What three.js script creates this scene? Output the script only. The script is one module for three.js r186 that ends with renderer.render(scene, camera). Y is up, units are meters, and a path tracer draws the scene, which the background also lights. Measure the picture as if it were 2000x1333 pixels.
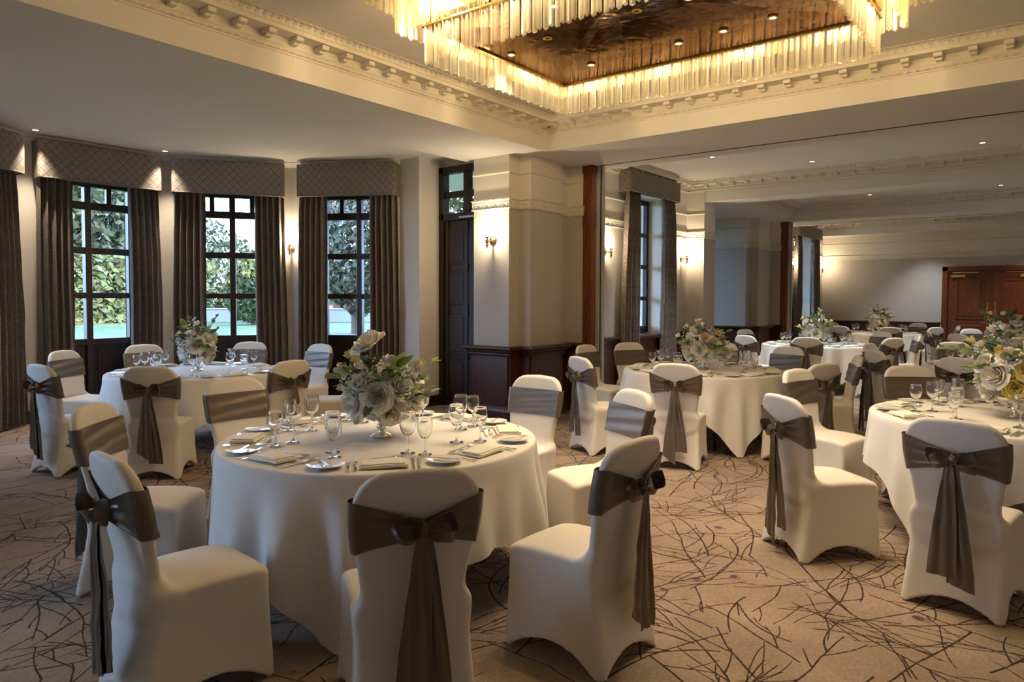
import * as THREE from 'three';
import { mergeGeometries, mergeVertices } from 'three/addons/utils/BufferGeometryUtils.js';
import { RectAreaLightUniformsLib } from 'three/addons/lights/RectAreaLightUniformsLib.js';

// ---------- camera, sky, sun, exposure ----------
const scene = new THREE.Scene();
const camera = new THREE.PerspectiveCamera(2 * Math.atan(666.5 / 1383.4552) * 180 / Math.PI, 2000 / 1333, 0.05, 400);
camera.position.set(0, 1.55, 0);
camera.rotation.order = 'YXZ';
camera.rotation.set(-0.0376, 0.6629, 0.0033);
camera.setViewOffset(2000, 1333, 0, 32.4, 2000, 1333);
const renderer = new THREE.WebGLRenderer({ antialias: true });
renderer.toneMapping = THREE.LinearToneMapping;
renderer.toneMappingExposure = 0.96;
renderer.shadowMap.enabled = true;
RectAreaLightUniformsLib.init();

const rngOf = (seed) => { let s = seed | 0; return () => { s = (s + 0x6d2b79f5) | 0; let t = Math.imul(s ^ (s >>> 15), 1 | s); t = (t + Math.imul(t ^ (t >>> 7), 61 | t)) ^ t; return ((t ^ (t >>> 14)) >>> 0) / 4294967296; }; };
const hash2 = (x, y) => { let h = Math.imul(x | 0, 374761393) + Math.imul(y | 0, 668265263); h = Math.imul(h ^ (h >>> 13), 1274126177); return ((h ^ (h >>> 16)) >>> 0) / 4294967296; };
const smooth = (t) => t * t * (3 - 2 * t);
function vnoise(x, y, px = 1e9, py = 1e9) {
  const x0 = Math.floor(x), y0 = Math.floor(y), fx = smooth(x - x0), fy = smooth(y - y0), m = (a, p) => ((a % p) + p) % p;
  const a = hash2(m(x0, px), m(y0, py)), b = hash2(m(x0 + 1, px), m(y0, py)), c = hash2(m(x0, px), m(y0 + 1, py)), d = hash2(m(x0 + 1, px), m(y0 + 1, py));
  return a + (b - a) * fx + (c - a) * fy + (a - b - c + d) * fx * fy;
}
function fbm(x, y, o = 4, px = 1e9, py = 1e9) { let s = 0, a = 0.5; for (let i = 0; i < o; i++) { s += a * vnoise(x, y, px, py); x *= 2; y *= 2; px *= 2; py *= 2; a *= 0.5; } return s / (1 - Math.pow(0.5, o)); }
const lerp = (a, b, t) => a + (b - a) * t, clamp = (v, a = 0, b = 1) => Math.min(b, Math.max(a, v));
const sstep = (a, b, v) => smooth(clamp((v - a) / (b - a)));

{ // pale, lightly clouded sky
  const W = 512, H = 256, d = new Float32Array(W * H * 4);
  for (let j = 0; j < H; j++) for (let i = 0; i < W; i++) {
    const el = (j + 0.5) / H * 2 - 1, e = clamp(el * 90 / 90);
    const cl = sstep(0.42, 0.68, fbm(i / W * 8, Math.max(el, 0) * 7, 4, 8)) * 0.45;
    const t = Math.pow(e, 0.5), k = (j * W + i) * 4;
    d[k] = lerp(lerp(0.46, 0.22, t), 0.8, cl); d[k + 1] = lerp(lerp(0.70, 0.48, t), 0.9, cl); d[k + 2] = lerp(lerp(1.05, 1.05, t), 1.06, cl); d[k + 3] = 1;
  }
  const t = new THREE.DataTexture(d, W, H, THREE.RGBAFormat, THREE.FloatType);
  t.mapping = THREE.EquirectangularReflectionMapping; t.magFilter = THREE.LinearFilter; t.needsUpdate = true;
  scene.background = t; scene.backgroundIntensity = 18;
}
const sun = new THREE.DirectionalLight(0xfff0d8, 22);
sun.position.set(40, 16, 2); sun.target.position.set(-8, 0, -6); scene.add(sun, sun.target);
sun.castShadow = true; Object.assign(sun.shadow.camera, { left: -50, right: 50, top: 50, bottom: -50, far: 150 }); sun.shadow.mapSize.set(4096, 4096);

// ---------- helpers ----------
const taken = new Map();
const numbered = (n) => { const k = taken.get(n) ?? 0; taken.set(n, k + 1); return k ? n + '_' + String(k).padStart(3, '0') : n; };
const shade = (o) => { o.traverse((m) => { if (m.isMesh) { m.castShadow = true; m.receiveShadow = true; } }); return o; };
function part(name, geo, mat, parent) { const m = new THREE.Mesh(geo, mat); m.name = name; m.castShadow = m.receiveShadow = true; parent.add(m); return m; }
function tag(o, label, category, group, kind) { o.userData.label = label; o.userData.category = category; if (group) o.userData.group = group; if (kind) o.userData.kind = kind; return o; }
function thing(name, label, category, [x, y, z] = [0, 0, 0], turn = 0, group) { const o = new THREE.Group(); o.name = numbered(name); o.position.set(x, y, z); o.rotation.y = turn; scene.add(o); return tag(o, label, category, group); }
function struct(name, geo, mat, label, category) { const o = geo ? new THREE.Mesh(geo, mat) : new THREE.Group(); o.name = numbered(name); o.userData = { kind: 'structure' }; if (label) tag(o, label, category); scene.add(o); return shade(o); }
function dup(root, [x, y, z], turn, label, group) { const r = root.clone(); r.userData = { ...root.userData }; r.name = numbered(root.name.replace(/_\d{3}$/, '')); r.position.set(x, y, z); r.rotation.set(0, turn, 0); if (label) r.userData.label = label; if (group) r.userData.group = group; scene.add(r); return r; }

function flatUV(g, s = 1) { // uv in metres by the way each face points
  const n = g.index ? g.toNonIndexed() : g, p = n.attributes.position, uv = new Float32Array(p.count * 2), a = new THREE.Vector3(), b = new THREE.Vector3(), c = new THREE.Vector3(), q = new THREE.Vector3();
  for (let i = 0; i < p.count; i += 3) {
    a.fromBufferAttribute(p, i); b.fromBufferAttribute(p, i + 1); c.fromBufferAttribute(p, i + 2);
    q.subVectors(b, a).cross(c.clone().sub(a)); const X = Math.abs(q.x), Y = Math.abs(q.y), Z = Math.abs(q.z);
    [a, b, c].forEach((v, k) => { const [u, w] = Y >= X && Y >= Z ? [v.x, v.z] : X >= Z ? [v.z, v.y] : [v.x, v.y]; uv[(i + k) * 2] = u * s; uv[(i + k) * 2 + 1] = w * s; });
  }
  n.setAttribute('uv', new THREE.BufferAttribute(uv, 2)); return n;
}
const bx = (x0, x1, y0, y1, z0, z1) => flatUV(new THREE.BoxGeometry(Math.abs(x1 - x0), Math.abs(y1 - y0), Math.abs(z1 - z0)).translate((x0 + x1) / 2, (y0 + y1) / 2, (z0 + z1) / 2));
function cham(x0, x1, y0, y1, z0, z1, c = 0.004) { // box with chamfered edges
  const g = new THREE.BufferGeometry(), w = [x0, x1], h = [y0, y1], d = [z0, z1], V = [];
  const corner = (i, j, k, ax) => [ax === 0 ? w[i] : w[i] + (i ? -c : c), ax === 1 ? h[j] : h[j] + (j ? -c : c), ax === 2 ? d[k] : d[k] + (k ? -c : c)];
  const quad = (A, B, C, D) => V.push(...A, ...B, ...C, ...A, ...C, ...D);
  for (const s of [0, 1]) {
    const f = (q) => s ? quad(...q) : quad(...q.reverse());
    f([corner(s, 0, 1, 0), corner(s, 0, 0, 0), corner(s, 1, 0, 0), corner(s, 1, 1, 0)]);
    f([corner(0, s, 1, 1), corner(1, s, 1, 1), corner(1, s, 0, 1), corner(0, s, 0, 1)]);
    f([corner(0, 0, s, 2), corner(1, 0, s, 2), corner(1, 1, s, 2), corner(0, 1, s, 2)]);
  }
  for (const a of [0, 1]) for (const b of [0, 1]) {
    let q = [corner(a, b, 0, 0), corner(a, b, 0, 1), corner(a, b, 1, 1), corner(a, b, 1, 0)]; (a ^ b) ? quad(...q) : quad(...q.reverse());
    q = [corner(a, 0, b, 0), corner(a, 0, b, 2), corner(a, 1, b, 2), corner(a, 1, b, 0)]; (a ^ b) ? quad(...q.reverse()) : quad(...q);
    q = [corner(0, a, b, 1), corner(0, a, b, 2), corner(1, a, b, 2), corner(1, a, b, 1)]; (a ^ b) ? quad(...q) : quad(...q.reverse());
    for (const e of [0, 1]) { const t = [corner(a, b, e, 0), corner(a, b, e, 1), corner(a, b, e, 2)]; V.push(...((a ^ b ^ e) ? t : t.reverse()).flat()); }
  }
  g.setAttribute('position', new THREE.Float32BufferAttribute(V, 3)); g.computeVertexNormals(); return flatUV(g);
}
const merge = (list) => { const l = list.map((g) => { const n = g.index ? g.toNonIndexed() : g; for (const k of Object.keys(n.attributes)) if (!['position', 'normal', 'uv'].includes(k)) n.deleteAttribute(k); return n; }); return mergeGeometries(l); };
function sweep(path, prof, closed = false) { // a profile of [offset to the inside, height] swept along a floor line, with mitred corners
  const N = path.length, V = [], U = [], at = [];
  const dir = (i) => { const a = path[i % N], b = path[(i + 1) % N], l = Math.hypot(b[0] - a[0], b[1] - a[1]); return [(b[0] - a[0]) / l, (b[1] - a[1]) / l, l]; };
  for (let i = 0; i < N; i++) {
    const d1 = dir(closed ? (i + N - 1) % N : Math.max(i - 1, 0)), d2 = dir(closed ? i : Math.min(i, N - 2));
    const n1 = [-d1[1], d1[0]], n2 = [-d2[1], d2[0]], k = 1 + n1[0] * n2[0] + n1[1] * n2[1];
    at.push([(n1[0] + n2[0]) / k, (n1[1] + n2[1]) / k]);
  }
  let s = 0; const cum = [0]; for (let j = 1; j < prof.length; j++) cum.push(cum[j - 1] + Math.hypot(prof[j][0] - prof[j - 1][0], prof[j][1] - prof[j - 1][1]));
  for (let i = 0; i < (closed ? N : N - 1); i++) {
    const L = dir(i)[2], P = (k, j) => { const q = k % N; return [path[q][0] + at[q][0] * prof[j][0], prof[j][1], path[q][1] + at[q][1] * prof[j][0]]; };
    for (let j = 0; j + 1 < prof.length; j++) {
      V.push(...P(i, j), ...P(i, j + 1), ...P(i + 1, j + 1), ...P(i, j), ...P(i + 1, j + 1), ...P(i + 1, j));
      U.push(s, cum[j], s, cum[j + 1], s + L, cum[j + 1], s, cum[j], s + L, cum[j + 1], s + L, cum[j]);
    }
    s += L;
  }
  if (!closed) for (const [i, r] of [[0, 1], [N - 1, 0]]) for (let j = 1; j + 1 < prof.length; j++) { // end caps
    const t = [0, j, j + 1].map((k) => [path[i][0] + at[i][0] * prof[k][0], prof[k][1], path[i][1] + at[i][1] * prof[k][0]]);
    V.push(...(r ? t : t.reverse()).flat()); U.push(0, 0, 0, 1, 1, 1);
  }
  const g = new THREE.BufferGeometry(); g.setAttribute('position', new THREE.Float32BufferAttribute(V, 3)); g.setAttribute('uv', new THREE.Float32BufferAttribute(U, 2)); g.computeVertexNormals(); return g;
}
function grid(nu, nv, f, closeU = false) { // smooth surface f(u, v) -> [x, y, z]
  const P = [], U = [], I = [];
  for (let j = 0; j <= nv; j++) for (let i = 0; i <= nu; i++) { const u = i / nu, v = j / nv; P.push(...f(u, v)); U.push(u, v); }
  for (let j = 0; j < nv; j++) for (let i = 0; i < nu; i++) { const a = j * (nu + 1) + i, b = a + 1, c = a + nu + 1, d = c + 1; I.push(a, b, d, a, d, c); }
  const g = new THREE.BufferGeometry(); g.setAttribute('position', new THREE.Float32BufferAttribute(P, 3)); g.setAttribute('uv', new THREE.Float32BufferAttribute(U, 2)); g.setIndex(I); g.computeVertexNormals();
  if (closeU) { const n = g.attributes.normal; for (let j = 0; j <= nv; j++) { const a = j * (nu + 1), b = a + nu; const x = n.getX(a) + n.getX(b), y = n.getY(a) + n.getY(b), z = n.getZ(a) + n.getZ(b), l = Math.hypot(x, y, z) || 1; n.setXYZ(a, x / l, y / l, z / l); n.setXYZ(b, x / l, y / l, z / l); } }
  return g;
}
const lathe = (pts, n = 24) => new THREE.LatheGeometry(pts.map(([r, y]) => new THREE.Vector2(r, y)), n);
const tube = (pts, r, n = 8, seg = 16) => new THREE.TubeGeometry(new THREE.CatmullRomCurve3(pts.map((p) => new THREE.Vector3(...p))), seg, r, n);

// ---------- textures and materials ----------
function canvasTex(w, h, draw, srgb = true, rep = [1, 1]) { const c = document.createElement('canvas'); c.width = w; c.height = h; draw(c.getContext('2d'), w, h); const t = new THREE.CanvasTexture(c); t.wrapS = t.wrapT = THREE.RepeatWrapping; if (srgb) t.colorSpace = THREE.SRGBColorSpace; t.repeat.set(...rep); return t; }
function pixTex(w, h, f, srgb, rep = [1, 1]) { // f(x, y) -> grey 0..1 or [r, g, b]
  const d = new Uint8Array(w * h * 4);
  for (let y = 0; y < h; y++) for (let x = 0; x < w; x++) { const v = f(x, y), k = (y * w + x) * 4, a = Array.isArray(v) ? v : [v, v, v]; d[k] = clamp(a[0]) * 255; d[k + 1] = clamp(a[1]) * 255; d[k + 2] = clamp(a[2]) * 255; d[k + 3] = 255; }
  const t = new THREE.DataTexture(d, w, h); t.magFilter = THREE.LinearFilter; t.wrapS = t.wrapT = THREE.RepeatWrapping; if (srgb) t.colorSpace = THREE.SRGBColorSpace; t.repeat.set(...rep); t.needsUpdate = true; return t;
}
const std = (o) => new THREE.MeshStandardMaterial(o), phys = (o) => new THREE.MeshPhysicalMaterial(o);
const lin = (r, g, b) => new THREE.Color().setRGB(r, g, b);
const carpetTex = canvasTex(2048, 2048, (c, W) => {
  const r = rngOf(11), m = W / 3.4, img = c.createImageData(W, W);
  for (let y = 0; y < W; y++) for (let x = 0; x < W; x++) {
    const n = fbm(x / W * 9, y / W * 9, 4, 9, 9) - 0.5, f = hash2(x, y) - 0.5, g = vnoise(x / W * 420, y / W * 420, 420, 420) - 0.5, k = (y * W + x) * 4, v = n * 38 + f * 14 + g * 22;
    img.data[k] = 156 + v * 1.0; img.data[k + 1] = 135 + v * 0.95; img.data[k + 2] = 117 + v * 0.85; img.data[k + 3] = 255;
  }
  c.putImageData(img, 0, 0);
  const wrap = (f) => { for (const ox of [-W, 0, W]) for (const oy of [-W, 0, W]) { c.save(); c.translate(ox, oy); f(); c.restore(); } };
  for (let i = 0; i < 26; i++) { const x = r() * W, y = r() * W, a = r() * 3, s = (0.014 + r() * 0.018) * m, col = r() < 0.6 ? 'rgba(84,54,74,0.8)' : 'rgba(112,92,74,0.6)', col2 = 'rgba(96,66,84,0.35)'; wrap(() => { c.fillStyle = col2; c.beginPath(); c.ellipse(x + s * 0.7, y - s * 0.2, s * 1.5, s * 1.1, a, 0, 7); c.fill(); c.fillStyle = col; c.beginPath(); c.ellipse(x, y, s, s * 0.8, a, 0, 7); c.fill(); }); }
  c.lineCap = 'round';
  const stroke = (pts, w0, w1, col) => wrap(() => { c.strokeStyle = col; for (let k = 1; k < pts.length; k++) { c.lineWidth = lerp(w0, w1, k / pts.length) * m * (0.75 + 0.5 * hash2(k, pts.length)); c.beginPath(); c.moveTo(...pts[k - 1]); c.lineTo(...pts[k]); c.stroke(); } });
  const grow = (x, y, a, len, w, depth, bend) => {
    const pts = [[x, y]], n = Math.max(4, Math.round(len / 0.022)), st = len / n * m; let side = r() < 0.5 ? 1 : -1;
    for (let k = 0; k < n; k++) {
      a += bend / n + (r() - 0.5) * 0.14; x += Math.cos(a) * st; y += Math.sin(a) * st; pts.push([x, y]);
      if (depth < 2 && k > 2 && r() < (depth ? 0.06 : 0.105)) { side = -side; grow(x, y, a + side * (0.4 + r() * 0.45), 0.12 + r() * 0.3, w * 0.8, depth + 1, -side * r() * 0.7); }
    }
    stroke(pts, w, w * 0.7, 'rgba(48,27,20,0.96)');
  };
  for (let i = 0; i < 22; i++) { const x = r() * W, y = r() * W, a = r() * 6.3; stroke(Array.from({ length: 16 }, (_, k) => [x + Math.cos(a + k * 0.04) * k * 34, y + Math.sin(a + k * 0.04) * k * 34]), 0.005, 0.003, 'rgba(198,166,136,0.4)'); }
  for (let i = 0; i < 11; i++) for (let j = 0; j < 11; j++) grow((i + r()) / 11 * W, (j + r()) / 11 * W, r() * 6.283, 0.4 + r() * 0.75, 0.0098, 0, (r() - 0.5) * 2.0);
}, true, [1 / 3.4, 1 / 3.4]);
const pileBump = pixTex(256, 256, (x, y) => 0.5 + (hash2(x, y) - 0.5) * 0.9, false, [5, 5]);
const plaster = pixTex(256, 256, (x, y) => 0.5 + (fbm(x / 256 * 24, y / 256 * 24, 4, 24, 24) - 0.5) * 0.8, false, [1.6, 1.6]);
const woodMap = (seed, lo, hi) => pixTex(256, 1024, (x, y) => {
  const u = x / 256, v = y / 1024, w = fbm(u * 4 + seed, v * 2, 3, 4, 2) * 1.4, s = Math.sin((u * 9 + w * 2.2 + seed) * 6.283) * 0.5 + 0.5, f = fbm(u * 90 + seed * 7, v * 6, 3, 90, 6);
  const t = clamp(0.45 * s + 0.75 * f - 0.12); return lo.map((l, k) => lerp(l, hi[k], t));
}, true, [2.2, 0.7]);
const weave = pixTex(128, 128, (x, y) => { const a = (x >> 1) & 1, b = (y >> 1) & 1; return 0.5 + ((a ^ b) ? 0.22 : -0.22) + (hash2(x, y) - 0.5) * 0.3; }, false, [30, 30]);
const slub = pixTex(256, 256, (x, y) => 0.8 + (vnoise(x / 256 * 20, y / 256 * 128, 20, 128) - 0.5) * 0.26 + (vnoise(x / 256 * 128, y / 256 * 20, 128, 20) - 0.5) * 0.2 + (hash2(x, y) - 0.5) * 0.12, true, [3, 3]);
const lattice = pixTex(512, 512, (x, y) => { // woven lattice of the pelmet cloth
  const u = x / 512 * 4, v = y / 512 * 4, p = Math.abs(((u + v) % 1) - 0.5), q = Math.abs(((u - v + 8) % 1) - 0.5), pl = Math.abs(((u + v) * 2 % 1) - 0.5), wob = (fbm(u * 16, v * 16, 2, 64, 64) - 0.5) * 0.2;
  let t = 0.78 + wob + (hash2(x, y) - 0.5) * 0.1; if (p < 0.045 || q < 0.045) t -= 0.24; if (pl < 0.05) t += 0.06; return t;
}, true, [1 / 0.44, 1 / 0.44]);
const relief = pixTex(512, 128, (x, y) => { // running leaf ornament, pressed plaster
  const u = x / 512 * 4, v = y / 128, a = u % 1, cy = 0.5 + 0.26 * Math.sin(u * 6.283), d1 = Math.abs(v - cy) * 5; let h = Math.max(0, 1 - d1 * 1.5) * 0.7;
  for (const [cx, ccy, rr] of [[0.25, 0.3, 0.17], [0.75, 0.7, 0.17], [0.02, 0.75, 0.12], [0.98, 0.75, 0.12], [0.5, 0.22, 0.11]]) { const dx = (a - cx) * 1.6, dy = v - ccy, r = Math.hypot(dx, dy), pet = 0.75 + 0.25 * Math.cos(Math.atan2(dy, dx) * 6); h = Math.max(h, clamp(1.2 - r / (rr * pet))); }
  if (v < 0.07 || v > 0.93) h = 0.8; return h;
}, false, [1.9, 8]);
const eggs = pixTex(128, 64, (x, y) => { const u = x / 64 % 1, v = y / 64, r = Math.hypot((u - 0.5) * 1.5, v - 0.5); return clamp(1.25 - r * 2.2) * 0.8 + (Math.abs(u) < 0.07 || u > 0.93 ? 0.6 : 0); }, false, [7, 14]);

const M = {
  carpet: std({ map: carpetTex, roughness: 1, bumpMap: pileBump, bumpScale: 0.003 }),
  ceil: std({ color: lin(0.76, 0.73, 0.69), roughness: 0.95, bumpMap: plaster, bumpScale: 0.0006 }),
  cream: std({ color: lin(0.74, 0.69, 0.60), roughness: 0.85, bumpMap: plaster, bumpScale: 0.0008 }),
  white: std({ color: lin(0.78, 0.74, 0.68), roughness: 0.8, bumpMap: plaster, bumpScale: 0.0006 }),
  frieze: std({ color: lin(0.76, 0.71, 0.62), roughness: 0.8, bumpMap: relief, bumpScale: 0.014 }),
  egg: std({ color: lin(0.75, 0.70, 0.61), roughness: 0.8, bumpMap: eggs, bumpScale: 0.012 }),
  grey: std({ color: lin(0.47, 0.43, 0.39), roughness: 0.85, bumpMap: plaster, bumpScale: 0.0008 }),
  bay: std({ color: lin(0.66, 0.61, 0.55), roughness: 0.85, bumpMap: plaster, bumpScale: 0.0008 }),
  wood: phys({ map: woodMap(1.3, [0.17, 0.075, 0.05], [0.37, 0.18, 0.12]), roughness: 0.38, clearcoat: 0.3, clearcoatRoughness: 0.3 }),
  post: phys({ map: woodMap(5.1, [0.30, 0.13, 0.05], [0.58, 0.30, 0.14]), roughness: 0.4, clearcoat: 0.25, clearcoatRoughness: 0.3 }),
  frame: phys({ map: woodMap(2.7, [0.11, 0.065, 0.05], [0.24, 0.14, 0.105]), roughness: 0.42 }),
  ddoor: phys({ map: woodMap(3.9, [0.27, 0.105, 0.04], [0.50, 0.23, 0.10]), roughness: 0.4, clearcoat: 0.25, clearcoatRoughness: 0.3 }),
  alu: std({ color: lin(0.66, 0.66, 0.64), roughness: 0.45, metalness: 0.6 }),
  dark: std({ color: lin(0.02, 0.018, 0.016), roughness: 0.8 }),
  pane: phys({ color: 0xffffff, transmission: 1, thickness: 0, roughness: 0.0, ior: 1.45 }),
  curtain: phys({ map: slub, color: lin(0.30, 0.25, 0.22), roughness: 0.9, bumpMap: weave, bumpScale: 0.0006, sheen: 0.4, sheenRoughness: 0.5, sheenColor: lin(0.3, 0.26, 0.22), side: THREE.DoubleSide }),
  pelmet: phys({ map: lattice, color: lin(0.38, 0.32, 0.275), roughness: 0.8, bumpMap: lattice, bumpScale: 0.002 }),
  brass: std({ color: lin(0.75, 0.55, 0.25), roughness: 0.22, metalness: 1 }),
  nickel: std({ color: lin(0.72, 0.66, 0.55), roughness: 0.18, metalness: 1 }),
};
// ---------- structure ----------
const HS = 3.346, HC = 3.735, HB = 3.5, DADO = 0.934, FR = 2.6825;
const XR = 2.6, ZB = 2.6, ZF = -22.18;
function prism(pts, y0, y1) { // upright prism over a floor polygon of [x, z]
  const s = new THREE.Shape(pts.map(([x, z]) => new THREE.Vector2(x, -z)));
  return flatUV(new THREE.ExtrudeGeometry(s, { depth: y1 - y0, bevelEnabled: false }).rotateX(-Math.PI / 2).translate(0, y0, 0));
}
const V = [[-7.5, -0.85], [-8.93, -1.65], [-9.91, -3.08], [-9.91, -4.77], [-8.93, -6.2], [-7.5, -7.0]];
const bayOut = [[-6.1, -0.85], ...V, [-7.11, -7.0], [-7.11, -7.46], [-6.1, -7.46]];
struct('floor', merge([bx(-6.3, XR, -0.2, 0, ZF, ZB), prism([[-6.3, -0.5], [-7.6, -0.4], [-9.3, -1.3], [-10.4, -2.95], [-10.4, -4.9], [-9.3, -6.55], [-7.7, -7.5], [-6.3, -7.55]], -0.2, 0), bx(-8.2, -6.3, -0.2, 0, -17.3, -13.1)]), M.carpet, 'fitted carpet with dark twig pattern on beige', 'carpet');
// ceilings and beams
const ceilings = [
  ['painted ceiling of the coffer above the chandelier', bx(-5.067, 0.55, HC, 3.95, -7.17, -1.1)],
  ['pale ceiling over the bay of windows', prism([[-6.3, -0.5], [-7.6, -0.4], [-9.3, -1.3], [-10.4, -2.95], [-10.4, -4.9], [-9.3, -6.55], [-7.7, -7.5], [-6.3, -7.6]], HB, 3.95)],
  ['coffered ceiling just beyond the partition track', bx(-5.8, XR, HC, 3.95, -12.65, -8.68)],
  ['coffered ceiling between the two far beams', bx(-5.067, XR, HC, 3.95, -17.15, -13.22)],
  ['coffered ceiling in front of the double doors', bx(-5.8, XR, HC, 3.95, -21.63, -18.3)],
  ['low alcove ceiling beside the far timber post', bx(-8.2, -6.3, HB, 3.95, -17.2, -13.22)],
];
for (const [label, g] of ceilings) struct('ceiling', g, M.ceil, label, 'ceiling');
const beams = [
  ['broad white beam along the bay of windows', bx(-6.3, -5.067, HS, 3.95, -8.68, ZB)],
  ['white beam carrying the partition track', bx(-5.067, XR, HS, 3.95, -8.68, -7.17)],
  ['white beam along the plain side wall', bx(0.55, XR, HS, 3.95, -7.17, ZB)],
  ['white beam across the plain end of the room', bx(-5.067, 0.55, HS, 3.95, -1.1, ZB)],
  ['white beam spanning behind the wall sconces', bx(-6.3, XR, HS, 3.95, -13.22, -12.662)],
  ['white beam beside the far timber post', bx(-6.3, XR, HS, 3.95, -18.3, -17.15)],
  ['short beam lining the far coffer', bx(-6.3, -5.067, HS, 3.95, -17.15, -13.22)],
  ['white beam against the wall of the double doors', bx(-5.8, XR, HS, 3.95, ZF, -21.63)],
];
for (const [label, g] of beams) struct('ceiling_beam', g, M.ceil, label, 'beam');
struct('ceiling_roof', bx(-11, XR + 0.4, 3.95, 4.2, ZF - 0.4, ZB + 0.4), M.ceil, 'flat roof slab closing the hall', 'roof');
// partition track slots in the beam undersides
struct('trim_track', bx(-5.06, XR, HS - 0.004, HS + 0.03, -8.378, -8.352), M.dark, 'dark partition track line in the near beam', 'track');
struct('trim_track', bx(-5.2, XR, HS - 0.004, HS + 0.03, -18.01, -17.985), M.dark, 'dark partition track line in the far beam', 'track');
// plain walls out of view
struct('wall_right', bx(XR, XR + 0.3, 0, 3.95, ZF - 0.3, ZB + 0.3), M.bay, 'plain painted side wall', 'wall');
struct('wall_back', bx(-6.4, XR, 0, 3.95, ZB, ZB + 0.3), M.bay, 'plain painted end wall', 'wall');
struct('wall_left', merge([bx(-6.4, -6.1, 0, 3.95, -0.85, 0.1), bx(-6.4, -6.1, 0, 3.95, 1.9, ZB), bx(-6.4, -6.1, 3.1, 3.95, 0.1, 1.9), bx(-6.4, -6.1, 0, 0.3, 0.1, 1.9)]), M.bay, 'plain painted wall beside the bay', 'wall');

// walls swept along their floor lines: panelling, grey field, frieze, cream upper field
const pier = [[-6.1, -7.46], [-6.1, -7.0], [-5.52, -7.0], [-5.52, -7.22], [-5.34, -7.22], [-5.34, -7.91], [-5.46, -7.91], [-5.46, -8.24], [-5.22, -8.24], [-5.22, -8.62], [-5.69, -8.62], [-5.69, -10.3]];
const pierB = [[-5.69, -11.75], [-5.69, -12.65], [-5.34, -12.65], [-5.34, -13.18], [-5.5, -13.18], [-8.1, -13.18]];
const pierC = [[-8.1, -15.6], [-5.6, -15.6], [-5.6, -15.85], [-5.42, -15.85], [-5.42, -16.55], [-5.52, -16.55], [-5.52, -17.02], [-5.3, -17.02], [-5.3, -17.4], [-5.69, -17.4], [-5.69, -19.4]];
const pierD = [[-5.69, -21.0], [-5.69, ZF], [XR, ZF]];
const solid = (a, b, t = -0.02) => [[0, a], [0, b], [t, b], [t, a], [0, a]];
const friezeProf = [[0, FR - 0.012], [0.02, FR - 0.012], [0.028, FR], [0.018, FR + 0.006], [0.018, FR + 0.098], [0.03, FR + 0.104], [0.03, FR + 0.118], [0, FR + 0.125]];
const capProf = [[0.0, 0.80], [0.032, 0.80], [0.036, 0.815], [0.05, 0.825], [0.05, 0.842], [0.072, 0.862], [0.078, 0.88], [0.105, 0.892], [0.112, 0.905], [0.112, 0.922], [0.10, 0.934], [0.0, 0.934]];
const skirtProf = [[0, 0], [0.062, 0], [0.062, 0.10], [0.056, 0.112], [0.05, 0.13], [0.04, 0.15], [0.032, 0.165], [0, 0.165]];
const bayskirt = [[0, 0], [0.03, 0], [0.03, 0.10], [0.02, 0.13], [0.012, 0.15], [0, 0.15]];
function wallRun(name, path, label, top = 3.8) {
  struct('wall_' + name, sweep(path, solid(DADO, FR)), M.grey, 'grey painted wall ' + label, 'wall');
  const up = struct('wall_' + name, sweep(path, solid(FR, top)), M.cream, 'cream upper wall ' + label, 'wall');
  const rail = part('picture_rail', sweep(path, [[0, 3.115], [0.014, 3.12], [0.018, 3.13], [0.01, 3.14], [0, 3.142]]), M.cream, up);
  part('frieze', sweep(path, friezeProf), M.frieze, up);
}
function panelRun(name, path, label) { // wainscot: boards, cap moulding and skirting, each board a piece
  const w = struct('wall_' + name, sweep(path, solid(0, DADO - 0.01, -0.02)), M.wood, 'dark wood wainscot ' + label, 'panelling');
  part('cap_moulding', sweep(path, capProf), M.wood, w);
  part('skirting', sweep(path, skirtProf), M.wood, w);
  for (let i = 0; i + 1 < path.length; i++) { // one flat board per stretch, about 0.75 m each
    const [a, b] = [path[i], path[i + 1]], L = Math.hypot(b[0] - a[0], b[1] - a[1]), n = Math.max(1, Math.round(L / 0.8)); if (L < 0.1) continue;
    for (let k = 0; k < n; k++) {
      const d = [(b[0] - a[0]) / L, (b[1] - a[1]) / L], s0 = L * k / n, s1 = L * (k + 1) / n, e = n > 1 ? 0.004 : 0;
      part('board', sweep([[a[0] + d[0] * (s0 + e - (k || n > 1 ? 0 : 0.0)), a[1] + d[1] * (s0 + e)], [a[0] + d[0] * (s1 - e), a[1] + d[1] * (s1 - e)]], [[0, 0.15], [0.030, 0.15], [0.030, 0.81], [0, 0.81]]), M.wood, w);
    }
  }
}
wallRun('left', pier, 'of the pier beside the dark door'); panelRun('left', [...pier, [-5.69, -11.75], [-5.69, -12.65], [-5.34, -12.65], [-5.34, -13.18]], 'wrapping the pier by the timber post');
wallRun('left', pierB, 'behind the second pair of sconces');
wallRun('left', pierC, 'of the pier beside the far timber post'); panelRun('left', [...pierC, [-5.69, -21.0], [-5.69, ZF], [-2.66, ZF]], 'around the far post and end wall');
wallRun('far', pierD, 'around the double doors');
panelRun('far', [[0.0, ZF], [XR, ZF]], 'to the right of the double doors');
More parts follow.
